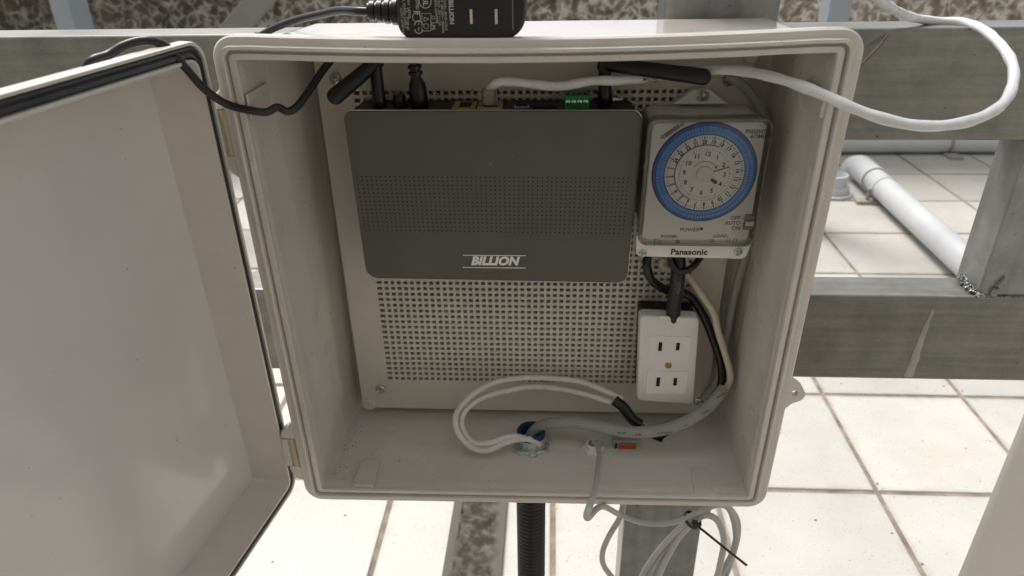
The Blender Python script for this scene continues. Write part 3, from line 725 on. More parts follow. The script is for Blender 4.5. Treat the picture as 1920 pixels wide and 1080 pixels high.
c = P(750, 195, .072); bm = bmesh.new(); lathe(bm, (c.x, .072, ZT-.001), Z_, [(.0052, 0), (.0052, .004), (.0046, .0045), (.0044, .009), (.003, .0092)], 20); put('reset_knob', bm, M_black, ru, smooth=True, angle=40)
bm = bmesh.new(); c = P(737, 196, .070); 
a, b = P(1146, 183, .075), P(1166, 183, .075); lathe(bm, (a.x, .075, ZT+.003), X_, [(.0016, 0), (.0028, .001), (.0028, .004), (.0018, .0045), (.0018, b.x-a.x)], 16); put('gold_stub', bm, M_steel, ru, smooth=True, angle=40)

def antenna(base, top_px, tip_px, yb, yt, rb, rs, label):
    e = ru
    b0 = P(base[0], base[1], yb); b0.z = ZT-.001
    tp = P(*top_px, yb); tip = P(*tip_px, yt); tp.x = b0.x+ (tp.x-b0.x)*.5
    bm = bmesh.new(); L = (tp-b0).length
    lathe(bm, b0, tp-b0, [(rb*.95, 0), (rb, .001), (rb*1.02, L*.30), (rb*.93, L*.33), (rb*.86, L*.9), (rb*.80, L), (rb*.7, L+.001)], 28)
    o = put('antenna', bm, M_rubber, e, smooth=True, angle=40); o['label'] = label
    bm = bmesh.new(); lathe(bm, tp+V((0, -rb*.9, -.001)), (0, 1, 0), [(rb*.75, 0), (rb*.75, rb*1.8)], 20); put('pivot', bm, M_black, o, smooth=True, angle=40)
    bm = bmesh.new(); d = (tip-tp); L = d.length; dn = d/L
    ss = [-.004+(L-rs+.004)*k/8 for k in range(9)]+[L-rs+rs*math.sin(math.pi/2*k/8) for k in range(1, 9)]
    pts = [tp+dn*q for q in ss]; tab = {}
    def rf(t, l):
        q = l-.004; base_ = rs*(.84+.16*q/L); k = max(0, (q-(L-rs))/rs); return base_*math.sqrt(max(.004, 1-k*k))
    tube(bm, pts, rs, 24, 0, rfun=rf, up=(0, 1, 0)); put('whip', bm, M_matt, o, smooth=True, angle=60)
antenna((712, 200), (704, 118), (617, 190), .070, .050, .0050, .0060, 'short left antenna folded down to the lower left')
antenna((1134, 195), (1131, 120), (1333, 146), .080, .046, .0052, .0056, 'right antenna folded over towards the timer')

# ------------------------------------------------------------ timer switch
tm = empty('timer_switch', (.118, .07, .04), 'cream dial timer with a blue ring under a clear cover', 'timer')
YT = .045
tq = [xz(P(1217, 224, YT)), xz(P(1451, 222, YT)), xz(P(1410, 461, YT)), xz(P(1196, 458, YT))]
def TR(d, y, r=.0065): return rrect(inset(tq, d), max(.001, r-d*.6), y, 8, 1)
# backing body
bm = bmesh.new(); skin(bm, [TR(.003, .0965), TR(.003, YT+.0026), TR(.0036, YT+.0020)], True, True); put('body', bm, M_tbody, tm, smooth=True, angle=30)
# base plate with lower lip and upper eye
lb = [P(1197, 462, .062), P(1407, 462, .062), P(1396, 486, .058), P(1197, 481, .058)]
bm = bmesh.new(); q = [xz(P(1193, 440, YT+.004)), xz(P(1414, 445, YT+.004)), xz(P(1397, 486, YT+.004)), xz(P(1193, 481, YT+.004))]
skin(bm, [rrect(q, .0035, YT+.010, 6), rrect(q, .0035, YT+.0045, 6), rrect(inset(q, .0005), .0032, YT+.004, 6)], True, True); put('lower_lip', bm, M_tbody, tm, smooth=True, angle=30)
screw('screw', P(1205, 475, YT+.0038), .0031, tm, M_steel, .6); screw('screw', P(1384, 472, YT+.0038), .0031, tm, M_steel, .9)
text('lettering', 'Panasonic', .0066, P(1292, 473, YT+.0038), X_, Z_, M_ink, tm, bold=.00018, sx=1.05)
# hanging eye, a triangle lying on the plate
ta, tb_, tcn = P(1262, 196, .088), P(1366, 196, .088), P(1316, 168, .088)
bm = bmesh.new(); lo_ = [ta, tb_, tcn+V((.006, 0, 0)), tcn+V((-.006, 0, 0))]
skin(bm, [[p+V((0, .008, 0)) for p in lo_], lo_], True, True); put('hanging_eye', bm, M_tbody, tm, bevel=.001)
screw('screw', P(1318, 180, .0872), .0040, tm, M_steel, 1.1)
# dial -----------------------------------------------------------------
DC = P(1320.5, 325.5, YT+.001)
def disc(name, r0, r1, y0, y1, m, n=96, par=tm, z=0):
    bm = bmesh.new(); prof = [(r1, 0), (r1, y0-y1)] if r0 == 0 else [(r0, y0-y1), (r0, 0), (r1, 0), (r1, y0-y1)]
    if r0 == 0: lathe(bm, (DC.x, y0, DC.z), (0, -1, 0), [(r1, 0), (r1, y0-y1-.0002), (r1-.0002, y0-y1)], n)
    else: lathe(bm, (DC.x, y0, DC.z), (0, -1, 0), [(r0, 0), (r0, y0-y1), (r1, y0-y1), (r1, 0)], n, caps=(False, False))
    return put(name, bm, m, par, smooth=True, angle=30)
YD = YT+.0020
disc('dial_rim', 0, .0368, YD, YD-.0003, M_drim)
ring = disc('blue_ring', .0278, .0358, YD-.0003, YD-.0006, M_dblue)
trip = []
me = None
for k in range(96):
    a = 2*math.pi*(k+.5)/96
    if me is None:
        bm = bmesh.new(); box(bm, -.00080, .00080, -.0006, 0, .0286, .0312); box(bm, -.00088, .00088, -.0009, 0, .0315, .0338)
        me = bpy.data.meshes.new('tripper'); bm.to_mesh(me); bm.free(); me.materials.append(M_dblue2)
    o = bpy.data.objects.new('tripper', me); o.location = V((DC.x, YD-.0006, DC.z))-tm.location; o.rotation_euler = (0, a, 0)
    o.parent = tm; COL.objects.link(o)
face = disc('dial_face', 0, .0277, YD-.0003, YD-.0012, M_dial)
YF = YD-.0012
disc('clock_disc', 0, .0200, YF, YF-.0003, M_dial)
disc('clock_ring', .0200, .0206, YF, YF-.0006, M_tbody)
kb = disc('knob', 0, .0058, YF-.0003, YF-.0022, M_tbody)
YC = YF-.0003
def onDial(r, deg, y): a = R(deg); return V((DC.x+math.sin(a)*r, y, DC.z+math.cos(a)*r))   # clockwise from the top
tk = bmesh.new()
def radial(bm, r0, r1, deg, wd, y, h=.00006):
    d = V((math.sin(R(deg)), 0, math.cos(R(deg)))); s = V((d.z, 0, -d.x))*wd/2; a, b = onDial(r0, deg, y), onDial(r1, deg, y)
    skin(bm, [[a-s, a+s, b+s, b-s], [p+V((0, -h, 0)) for p in (a-s, a+s, b+s, b-s)]], True, True)
T19 = 9.5
for k in range(96):
    big = k % 4 == 0
    radial(tk, .0252 if not big else .0247, .0266 if not big else .0270, T19+k*3.75, .00034 if not big else .0008, YF)
for k in range(60):
    radial(tk, .0172, .0180 if k % 5 else .0184, k*6, .0003 if k % 5 else .0006, YC)
for k in range(24):
    h = 19-k if 19-k > 0 else 43-k
    deg = T19+k*15; d = V((math.sin(R(deg)), 0, math.cos(R(deg))))
    merge(tk, text('x', str(h), .0040, onDial(.0228, deg, YF-.00004), V((d.z, 0, -d.x)), d, None, None, bold=.00016, sx=.85))
for h in range(1, 13):
    merge(tk, text('x', str(h), .0046, onDial(.0142, h*30+3, YC-.00004), X_, Z_, None, None, bold=.00012))
N = 60
for k in range(N):      # dark arc from 6 round to 18
    a0_, a1_ = -158+(180/N)*k, -158+(180/N)*(k+1)
    pp = [onDial(r, a, YF) for r, a in ((.0206, a0_), (.0212, a0_), (.0212, a1_), (.0206, a1_))]
    skin(tk, [pp, [p+V((0, -.00012, 0)) for p in pp]], True, True)
put('dial_print', tk, M_ink, tm, recalc=False)
tk = bmesh.new()
for k in range(24):
    a0_, a1_ = -60+4.5*k, -60+4.5*(k+1)
    pp = [onDial(r, a, YC) for r, a in ((.0088, a0_), (.0093, a0_), (.0093, a1_), (.0088, a1_))]; skin(tk, [pp, [p+V((0, -.00008, 0)) for p in pp]], True, True)
a = onDial(.0076, 52, YC-.0001); b = onDial(.0106, 52, YC-.0001); c = onDial(.0091, 66, YC-.0001); tk.faces.new([tk.verts.new(p) for p in (a, b, c)])
put('dial_arrow', tk, M_inkg, tm, recalc=False)
hb = bmesh.new(); radial(hb, .0062, .0172, 72, .0005, YC-.0008, .0003); put('minute_hand', hb, M_ink, tm)
hb = bmesh.new(); radial(hb, .0054, .0098, 126, .0021, YC-.0008, .0003)
a = onDial(.0098, 116, YC-.0011); b = onDial(.0098, 136, YC-.0011); c = onDial(.0118, 126, YC-.0011); hb.faces.new([hb.verts.new(p) for p in (a, b, c)]); put('hour_hand', hb, M_ink, tm)
# print on the body
YL = YT+.0019
tl = bmesh.new()
def lab(s, px, py, size, m=None, sx=1., b=.00012): merge(tl, text('x', s, size*1.12, P(px, py, YL), X_, Z_, None, None, bold=b, sx=sx))
lab('50', 1243, 257, .0032); lab('60', 1279, 234, .0026); lab('PRESENT', 1417, 247, .0034, b=.00012, sx=.92); lab('TIME', 1424, 256, .0034, b=.00012); lab('\u25b2', 1410, 256, .0026)
lab('OFF -', 1382, 409, .0036); lab('AUTO -', 1377, 418.5, .0036); lab('ON -', 1383, 428, .0036)
lab('POWER', 1293, 431, .0036, b=.0001); lab('POWER', 1254, 443.5, .0030); lab('S1', 1238, 453, .0028); lab('S2', 1271, 453, .0028)
lab('LOAD', 1351, 442.5, .0030); lab('L2', 1335, 451, .0028); lab('L1', 1366, 451, .0028)
for (xa, ya), (xb, yb_) in (((1227, 459), (1227, 449)), ((1227, 449), (1232, 449)), ((1240, 446), (1240, 443)), ((1269, 443), (1272, 446)), ((1337, 446), (1338, 442)), ((1364, 442), (1366, 446)), ((1374, 456), (1376, 448)), ((1376, 448), (1381, 448)), ((1381, 448), (1380, 456)), ((1232, 459), (1262, 459))):
    a, b = P(xa, ya, YL), P(xb, yb_, YL); s = (b-a).normalized().cross(Y_)*.0002; tl.faces.new([tl.verts.new(p) for p in (a-s, a+s, b+s, b-s)])
put('body_print', tl, M_inkg, tm, recalc=False)
a, b = P(1397, 402, YL), P(1411, 430, YL)
bm = bmesh.new(); box(bm, a.x, b.x, YL-.0012, YL+.002, b.z, a.z); sw = put('slide_switch', bm, M_slide, tm, bevel=.0003)
bm = bmesh.new(); zc = P(1400, 416, YL).z; box(bm, a.x+.0004, b.x-.0004, YL-.0030, YL-.0012, zc-.0022, zc+.0012); put('slider', bm, M_tbody, sw, bevel=.0003)
a = P(1260, 245, YL); bm = bmesh.new(); dv = V((.0045, 0, .0035)); s = V((-.0008, 0, .0011)); skin(bm, [[a-dv-s, a+dv-s, a+dv+s, a-dv+s], [p+V((0, -.0008, 0)) for p in (a-dv-s, a+dv-s, a+dv+s, a-dv+s)]], True, True); put('adjust_slot', bm, M_slide, tm)
bm = bmesh.new(); lathe(bm, P(1315, 429, YL), (0, -1, 0), [(.0013, 0), (.0012, .0007), (.0006, .001)], 16); put('lamp', bm, M_led, tm, smooth=True)
# clear cover: a shell with a rounded front edge, and the side seam
bm = bmesh.new(); skin(bm, [TR(-.0002, YT+.0000), TR(.0006, YT-.0018), TR(.0013, YT-.0022)], False, True); cv = put('clear_cover', bm, M_clear, tm, smooth=True, angle=30)
bm = bmesh.new(); skin(bm, [TR(.0024, YT+.022), TR(.0022, YT+.012), TR(.0004, YT+.0115), TR(0, YT+.008), TR(-.0005, YT-.0002), TR(-.0001, YT-.0016), TR(.0012, YT-.0024)]); put('cover_edge', bm, M_clearedge, cv, smooth=True, angle=30)

# ------------------------------------------------------------ power outlet
YO = .068
oq = [xz(P(1200, 592, YO)), xz(P(1312, 597, YO)), xz(P(1300, 759, YO)), xz(P(1194, 752, YO))]
ou = empty('power_outlet', (.115, .08, -.09), 'white double power outlet with four slots below the timer', 'outlet')
def OR(d, y, r=.0042): return rrect(inset(oq, d), max(.0012, r-d*.5), y, 8, 1)
bm = bmesh.new(); skin(bm, [OR(.0002, YO+.012), OR(0, YO+.0022), OR(.0004, YO+.0008), OR(.0014, YO)], True, True); put('cover', bm, M_white, ou, smooth=True, angle=60)
bm = bmesh.new(); skin(bm, [OR(.001, .096), OR(.001, YO+.0121)], True, True); put('black_base', bm, M_black, ou, smooth=True, angle=30)
def oquad(pts, r, y0, y1, m, name, par):
    q = [xz(P(*p, y1)) for p in pts]; bm = bmesh.new(); skin(bm, [rrect(q, r, y0, 6), rrect(q, r, y1+.0002, 6), rrect(inset(q, .0002), r, y1, 6)], True, True); return put(name, bm, m, par, smooth=True, angle=30)
for pts, sl_ in (([(1218, 630), (1297, 632), (1292, 676), (1215, 674)], [(1238, 650), (1271, 650)]), ([(1214, 696), (1291, 697), (1286, 741), (1210, 738)], [(1234, 716), (1266, 716)])):
    f = oquad(pts, .0012, YO+.0002, YO-.0006, M_white, 'socket_face', ou)
    for k, (sx, sy) in enumerate(sl_):
        oquad([(sx-6, sy-15), (sx+7, sy-15), (sx+7, sy+14), (sx-7, sy+14)], .0022, YO, YO-.0009, M_white, 'slot_surround', f)
        hgt = 8.3-k*1.2
        bm = bmesh.new(); a, b = P(sx-2.6, sy-hgt, YO-.0010), P(sx+2.6, sy+hgt, YO-.0010); box(bm, a.x, b.x, YO-.00105, YO+.001, b.z, a.z); put('slot', bm, M_hole, f)
oquad([(1236, 593), (1276, 595), (1276, 602), (1236, 600)], .0006, YO+.001, YO-.0004, M_white, 'cord_shroud', ou)
bm = bmesh.new(); lathe(bm, P(1253, 685, YO+.0001), (0, -1, 0), [(.0036, 0), (.0034, .0004), (.0028, .0002)], 24); o = put('screw_well', bm, M_white, ou, smooth=True)
screw('screw', P(1253, 685, YO-.0002), .0028, ou, M_brass, .3)

# ------------------------------------------------------------ wires in the box
def cable(name, pts, r, m, label=None, cat='cable', n=12, parent=None, sm=8, flat=1., rfun=None, up=None, group=None):
    bm = bmesh.new(); c = tube(bm, [P(*p) if not isinstance(p, V) else p for p in pts], r, n, sm, flat, rfun, up=up)
    o = put(name, bm, m, parent, smooth=True, angle=60)
    if not parent: tag(o, label, cat, group)
    return o, c
cable('black_power_cord', [(1271, 480, .068), (1272, 500, .066), (1270, 530, .066), (1264, 570, .070), (1261, 600, .074)], .0059, M_rubber, 'thick black cord running from the timer down into the white outlet', n=20)
text('cord_print', '600V', .0050, P(1271, 540, .0598), V((-.05, 0, -1)), V((1, 0, 0)), M_inkg, bpy.data.objects['black_power_cord'])
cable('black_wire', [(1214, 482, .075), (1213, 500, .074), (1220, 522, .076), (1235, 536, .080), (1255, 545, .084), (1280, 549, .086), (1298, 560, .086), (1318, 590, .085), (1335, 630, .084), (1350, 675, .082), (1354, 705, .078), (1350, 735, .072)], .0036, M_rubber, 'black wire looping from the timer round the outlet into the grey cable')
cable('black_wire', [(1256, 480, .062), (1261, 498, .060), (1278, 509, .060), (1298, 501, .062), (1314, 482, .068)], .0026, M_rubber, 'short black wire looped under the timer across the thick cord')
cable('cream_wire', [(1245, 484, .082), (1240, 494, .082), (1252, 503, .083), (1284, 514, .084), (1298, 528, .083), (1318, 556, .080), (1338, 588, .078), (1346, 620, .077), (1357, 655, .076), (1368, 695, .074), (1368, 716, .072), (1356, 736, .069)], .0029, M_cream, 'cream wire curving down the right of the white outlet')
cable('grey_side_cable', [(1362, 140, .083), (1392, 160, .084), (1425, 200, .090), (1440, 260, .094), (1420, 400, .094), (1375, 560, .094), (1348, 700, .092), (1320, 745, .090)], .0035, M_vvf, 'thin dark grey cable running down the back right corner of the box')
vv, vc_ = cable('grey_main_cable', [(988, 838, .063), (992, 822, .066), (1005, 805, .067), (1030, 794, .064), (1075, 792, .058), (1130, 801, .050), (1180, 810, .046), (1230, 808, .046), (1280, 794, .049), (1320, 770, .055), (1345, 745, .062), (1358, 728, .068)], .0052, M_vvf, 'thick grey printed cable bending along the floor of the box', n=20)
for s, qx, qy, yy, ang, sz in (('2016', 1166, 811.5, .0395, 2, .0036), ('\u03c0 \u00a4', 1196, 815, .039, 0, .0036), ('2\u00d72mm\u00b2', 1246, 812, .040, -8, .0036), ('VV', 1287, 797, .042, -16, .0036), ('600V', 1322, 773, .048, -30, .0036), ('PSE 88', 1352, 741, .0555, -42, .0030)):
    a = R(ang); ux = V((-math.cos(a), 0, math.sin(a)))
    ux = V((-math.cos(a), 0, math.sin(a))); uz = V((-math.sin(a)*0, .45, -1))
    # rotated half a turn: reads from right to left
    text('cable_print', s, sz, P(qx, qy, yy), ux, uz, M_ink, vv, bold=.00008)
# pair of white cables looping to the left
wl_pts = [(1004, 828, .056), (985, 822, .052), (955, 818, .048), (918, 830, .044), (888, 830, .044), (871, 812, .047), (865, 790, .053), (875, 767, .062), (906, 745, .074), (955, 732, .084), (1000, 725, .088), (1060, 731, .086), (1110, 743, .078), (1155, 758, .070)]
cable('white_cable', wl_pts, .0027, M_wire, 'white cable on the outside of the loop left of the conduit nut', group=None)
wl2 = [(1012, 832, .052), (1000, 826, .050), (982, 822, .049), (950, 828, .045), (910, 843, .040), (880, 838, .040), (855, 812, .043), (849, 785, .050), (857, 764, .059), (888, 742, .070), (930, 720, .082), (985, 712, .088), (1045, 714, .089), (1090, 720, .086), (1130, 735, .080), (1168, 752, .072)]
wl2 = [(x+5 if i > 3 and i < 9 else x, y-4 if i > 8 else y+1, d) for i, (x, y, d) in enumerate(wl2)]
cable('white_cable', wl2, .0027, M_wire, 'white cable on the inside of the loop, nearest the perforated plate')
cable('black_sleeve', [(1152, 750, .071), (1170, 765, .066), (1185, 785, .062), (1200, 796, .060)], .0048, M_rubber, 'short black heat shrink sleeve ending the pair of white cables', 'sleeve', n=16)
bm = bmesh.new()
for k, (dx, dy_) in enumerate(((6, -2), (9, 3), (3, 5), (8, 0))): tube(bm, [P(1199, 795, .060), P(1199+dx, 795+dy_, .057)], .0006, 6, 0)
o = put('bare_strand', bm, mat('copper_green', (.20, .26, .08), .4, .4), bpy.data.objects['black_sleeve'])

# conduit nut, bushing, conduit
NC_ = Z(996, 833, -.1765)
ZB = -.1772
cn = empty('conduit_connector', (NC_.x, NC_.y, ZB), 'zinc conduit lock nut with blue throat in the box floor', 'connector')
bm = bmesh.new()
Nn = 48; prof = [(.0166, .0001), (.0166, .0032), (.0156, .0044), (.0132, .0044)]
lps = []
for r_, h in prof:
    lp = []
    for k in range(Nn):
        a = 2*math.pi*k/Nn; rr = r_+(.0024 if (k % 6 in (0, 1, 2)) and r_ > .015 else 0); lp.append(V((NC_.x+math.cos(a)*rr, NC_.y+math.sin(a)*rr, ZB+h)))
    lps.append(lp)
skin(bm, lps, True, False); put('lock_nut', bm, M_galvn, cn, smooth=True, angle=30)
bm = bmesh.new(); lathe(bm, (NC_.x, NC_.y, ZB), Z_, [(.0134, .0038), (.0134, .0110), (.0126, .0120), (.0110, .0120)], 40, caps=(False, False)); put('threaded_barrel', bm, M_galvn, cn, smooth=True, angle=40)
bm = bmesh.new(); lathe(bm, (NC_.x, NC_.y, ZB), Z_, [(.0126, .0118), (.0128, .0165), (.0118, .0178), (.0098, .0170), (.0092, .004), (.0092, .001)], 40, caps=(False, True)); put('blue_bushing', bm, M_blue, cn, smooth=True, angle=40)
bm = bmesh.new()
pr = []
z = 0; cnt = 0
while z > -.40:
    pr += [(.0122, z), (.0138, z-.0012), (.0140, z-.0032), (.0122, z-.0042)]; z -= .0050
lathe(bm, (NC_.x-.0005, NC_.y, -.1925), Z_, pr, 32); cnd = put('corrugated_conduit', bm, M_cond, smooth=True, angle=50)
tag(cnd, 'black corrugated conduit hanging straight down below the box', 'conduit')
bm = bmesh.new(); lathe(bm, (NC_.x, NC_.y, ZB-.0045), Z_, [(.0165, 0), (.0165, -.010), (.0145, -.013)], 24); put('outer_nut', bm, M_galvn, cn, smooth=True, angle=30)
# small plastic gland and its cable that loops out over the rim
GC = Z(1112, 845, ZB)
gl = empty('cable_gland', (GC.x, GC.y, ZB), 'small beige hexagonal gland in the box floor', 'gland')
bm = bmesh.new(); lathe(bm, (GC.x, GC.y, ZB), Z_, [(.0102, 0), (.0102, .0040), (.0094, .0050), (.0064, .0050)], 6, caps=(True, False)); put('hex_nut', bm, M_tbody, gl, bevel=.0004)
bm = bmesh.new(); lathe(bm, (GC.x, GC.y, ZB), Z_, [(.0066, .003), (.0066, .0085), (.0060, .0093), (.0046, .0090), (.0042, .002)], 28, caps=(False, True)); put('gland_tube', bm, M_tbody, gl, smooth=True, angle=40)
g1 = [V((GC.x, GC.y, ZB+.002)), V((GC.x+.0008, GC.y-.001, ZB+.010)), P(1121, 836, .046), P(1124, 856, .028), P(1121, 885, -.010), P(1115, 920, -.050), P(1105, 950, -.078), P(1100, 966, -.085), P(1103, 970, -.078), P(1114, 958, -.050), P(1126, 950, -.015), P(1138, 952, .012), P(1160, 964, .028), P(1200, 979, .030), P(1245, 982, .026), P(1285, 973, .022), P(1305, 962, .022), P(1330, 955, .026)]
bm = bmesh.new(); c = tube(bm, g1, .0025, 14, 8)
o = put('grey_cable', bm, M_grey, smooth=True, angle=60); tag(o, 'grey cable rising from the small gland and hanging over the front rim', 'cable')
cable('grey_cable', [(1171, 935, .045), (1166, 955, .038), (1160, 975, .034), (1142, 1005, .030), (1130, 1035, .030), (1132, 1060, .032), (1150, 1085, .034), (1190, 1130, .034), (1250, 1180, .03)], .0026, M_grey, 'single grey cable dropping below the box between conduit and post')
# coil of spare cable held by a tie
bm = bmesh.new(); pts = []
# three turns: left strand bundle through the tie, right strands curving down
turns = [
 [(1180, 1130, .055), (1215, 1060, .045), (1255, 1010, .032), (1297, 972, .024), (1330, 950, .026), (1362, 948, .034), (1378, 985, .040), (1376, 1030, .042), (1345, 1085, .045), (1290, 1150, .05)],
 [(1215, 1150, .052), (1235, 1080, .040), (1268, 1015, .030), (1300, 980, .022), (1322, 966, .022), (1345, 976, .026), (1357, 1010, .030), (1352, 1050, .034), (1335, 1100, .040), (1280, 1160, .048)],
 [(1205, 1145, .050), (1222, 1075, .046), (1262, 1012, .036), (1302, 968, .028), (1345, 946, .034), (1372, 958, .040), (1384, 990, .044), (1374, 1040, .048), (1348, 1100, .05), (1285, 1155, .052)]]
for t_ in turns: pts += [P(*q) for q in t_]
c = tube(bm, pts, .0029, 12, 8)
co = put('cable_coil', bm, M_grey, smooth=True, angle=60); tag(co, 'coil of spare grey cable bundled by a black tie at the steel post', 'cable')
ct = empty('cable_tie', P(1298, 977, .018), 'black plastic cable tie with a long tail round the grey coil', 'cable tie')
tcn_ = P(1298, 975, .024); dr = (P(1330, 948, .026)-P(1262, 1010, .032)).normalized()
bm = bmesh.new(); ux = dr.cross(Y_).normalized(); lathe(bm, tcn_, dr, [(.0078, -.0014), (.0088, -.0014), (.0088, .0014), (.0078, .0014)], 24, caps=(False, False)); put('band', bm, M_black, ct, smooth=True, angle=40)
hd = P(1303, 984, .0125); bm = bmesh.new(); box(bm, hd.x-.0026, hd.x+.0026, hd.y-.002, hd.y+.003, hd.z-.003, hd.z+.003); put('head', bm, M_black, ct, bevel=.0006)
bm = bmesh.new(); tube(bm, [P(1300, 980, .0125), P(1330, 1004, .008), P(1362, 1030, .004), P(1400, 1060, .0)], .0014, 8, 6, flat=.5); put('tail', bm, M_black, ct, smooth=True)
# lever connector and black tape scrap behind
lc = empty('lever_connector', P(1175, 828, .045), 'small grey splicing connector with an orange lever on the box floor', 'connector')
a = P(1152, 838, .047); b = P(1199, 822, .047)
bm = bmesh.new(); box(bm, a.x, b.x, .0575, .074, ZB+.0005, ZB+.0105); put('housing', bm, mat('grey_housing', (.35, .37, .37), .35), lc, bevel=.0012, seg=3)
bm = bmesh.new()
for k in range(2): box(bm, a.x+.0055, b.x-.0006, .0560, .0574, ZB+.0014+k*.0038, ZB+.0044+k*.0038)
put('orange_lever', bm, M_orange, lc, bevel=.0005)
bm = bmesh.new(); box(bm, a.x+.0016, a.x+.0036, .0567, .0575, ZB+.002, ZB+.008); put('wire_port', bm, M_blue, lc)
bm = bmesh.new(); q = [Z(1204, 818, ZB), Z(1240, 834, ZB), Z(1244, 826, ZB), Z(1285, 800, ZB), Z(1270, 792, ZB), Z(1215, 806, ZB)]
for v in q: v.z = ZB+.0004
skin(bm, [q, [v+V((0, 0, .0035)) for v in q]], True, True); o = put('tape_scrap', bm, M_black, bevel=.0008); tag(o, 'flat scrap of black tape on the box floor under the grey cable', 'tape')

# ------------------------------------------------------------ ethernet cable with clear plug
eth = [(1600, -60, .02), (1640, -8, .06), (1672, 16, .10), (1712, 33, .135), (1760, 40, .150), (1812, 43, .140), (1852, 62, .105), (1888, 100, .06), (1901, 140, .03), (1888, 185, .005), (1850, 215, -.010), (1795, 232, -.018), (1730, 236, -.020), (1665, 225, -.018), (1600, 203, -.014), (1530, 172, -.004), (1455, 146, .016), (1390, 133, .040), (1335, 131, .058), (1290, 134, .068), (1235, 143, .072), (1170, 151, .070), (1110, 152, .067), (1050, 162, .068), (1000, 158, .068), (950, 153, .068), (928, 158, .068), (918, 172, .068), (916, 186, .068)]
bm = bmesh.new(); ec = tube(bm, [P(*p) for p in eth], .0037, 16, 10, rfun=lambda t, l: .0033+.00018*math.sin(l*260)+.00010*math.sin(l*131+1))
eo = put('ethernet_cable', bm, M_eth, smooth=True, angle=60); tag(eo, 'white network cable looping out of the box over the steel frame', 'cable')
text('cable_print', '0275M.', .0036, P(1218, 149, .0555), V((-1, 0, .07)), V((0, 0, -1)), M_ink, eo, bold=.00006)
pk = P(919, 180, .068); bx = P(904, 180, .068).x; bx2 = P(934, 180, .068).x
bm = bmesh.new(); box(bm, bx, bx2, .0625, .0725, ZT+.0008, ZT+.0125)
pg = put('plug', bm, M_plug, eo, bevel=.0006)
bm = bmesh.new(); box(bm, bx+.002, bx2-.002, .0592, .0604, ZT+.003, ZT+.0135); put('latch_tab', bm, M_plug, pg, bevel=.0004)
bm = bmesh.new()
for k, mm in enumerate(range(6)):
    x = bx+.0018+k*(bx2-bx-.0036)/5; tube(bm, [V((x, .067, ZT+.0020)), V((x, .067, ZT+.0100))], .0005, 6, 0)
put('wire_core', bm, M_orange, pg)

# DC plug of the adapter at the router, with the cord that leaves over the lid
ad = empty('power_adapter', P(865, 70, .02), 'black power adapter with two prongs lying on top of the box', 'power adapter')
def acord(name, pts, r=.0026):
    bm = bmesh.new(); tube(bm, [p if isinstance(p, V) else P(*p) for p in pts], r, 14, 8, flat=.75); return put(name, bm, M_rubber, ad, smooth=True, angle=60)
YA = .004
ZA = .1835
aq = [xz(P(735, -128, YA)), xz(P(988, -128, YA)), xz(P(985, 76, YA)), xz(P(746, 74, YA))]
def AQ(d, y): return rrect(inset(aq, d), [.010-d*.5, .014-d*.5, .014-d*.5, .009-d*.5], y, 10, 1)
bm = bmesh.new(); skin(bm, [AQ(.003, YA+.034), AQ(.0006, YA+.032), AQ(0, YA+.028), AQ(0, YA+.003), AQ(.0006, YA+.001), AQ(.0022, YA)], True, True)
put('housing', bm, M_matt, ad, smooth=True, angle=60)
for qx in (883, 930):
    a, b = P(qx-2.6, 17, YA-.012), P(qx+2.6, 44, YA-.012)
    bm = bmesh.new(); c = P(qx, 30, YA-.002); box(bm, c.x-.0008, c.x+.0008, YA-.0015, YA+.0004, c.z-.0046, c.z+.0036); put('prong', bm, mat('prong_cream', (.60, .52, .42), .4), ad, bevel=.0003)
bm = bmesh.new(); a, b = P(959, 0, YA), P(962, 56, YA); box(bm, b.x-.0003, b.x+.0002, YA-.0002, YA+.0003, b.z, .24); put('seam', bm, M_slide, ad)
# strain relief
s0, s1 = P(747, 22, YA+.012), P(690, 20, YA+.012)
bm = bmesh.new(); dv = (s1-s0); L = dv.length; pr = []
nr = 4
for k in range(nr):
    u = k/nr; r0_ = .0078-.0022*u; pr += [(r0_, L*(u+.02)), (r0_, L*(u+.17)), (r0_-.0014, L*(u+.18)), (r0_-.0014, L*(u+.245))]
pr += [(.0045, L*1.0), (.003, L*1.02)]
lathe(bm, s0, dv, pr, 24); put('strain_relief', bm, M_black, ad, smooth=True, angle=35)
acord('cord', [(692, 22, YA+.012), (665, 21, YA+.014), (635, 20, .030), (600, 27, .045), (560, 36, .065), (520, 50, .085), (490, 66, .098), (478, 76, .104), V((-.208, .095, .14)), V((-.222, .06, .10)), V((-.240, .02, .085)), V((-.252, -.02, .10)), V((-.250, -.045, .135)), V((-.243, -.058, .165)), V((-.233, -.062, .183)), (205, 102, -.052), (230, 87, -.046), (262, 77, -.040), (290, 78, -.036), (318, 92, -.030), (352, 132, -.026), (385, 168, -.022), (425, 195, -.014), (470, 207, .0), (500, 210, .006), (520, 201, .010), (540, 209, .012), (560, 197, .018), (585, 162, .030), (613, 122, .045), (650, 85, .058), (720, 68, .066), (765, 82, .068), (770, 112, .068)], .0026)
dpl = P(777, 122, .068); db = P(788, 203, .068)
bm = bmesh.new(); dv = db-dpl; dv.y = 0; L = dv.length
pr = [(.0032, -.006)]
for k in range(3): pr += [(.0050, -.004+k*.0042), (.0050, -.002+k*.0042), (.0036, -.0018+k*.0042), (.0036, -.0002+k*.0042)]
pr += [(.0058, L*.42), (.0064, L*.55), (.0064, L*.97), (.0058, L)]
lathe(bm, dpl, dv, pr, 24); put('barrel_plug', bm, M_rubber, ad, smooth=True, angle=35)
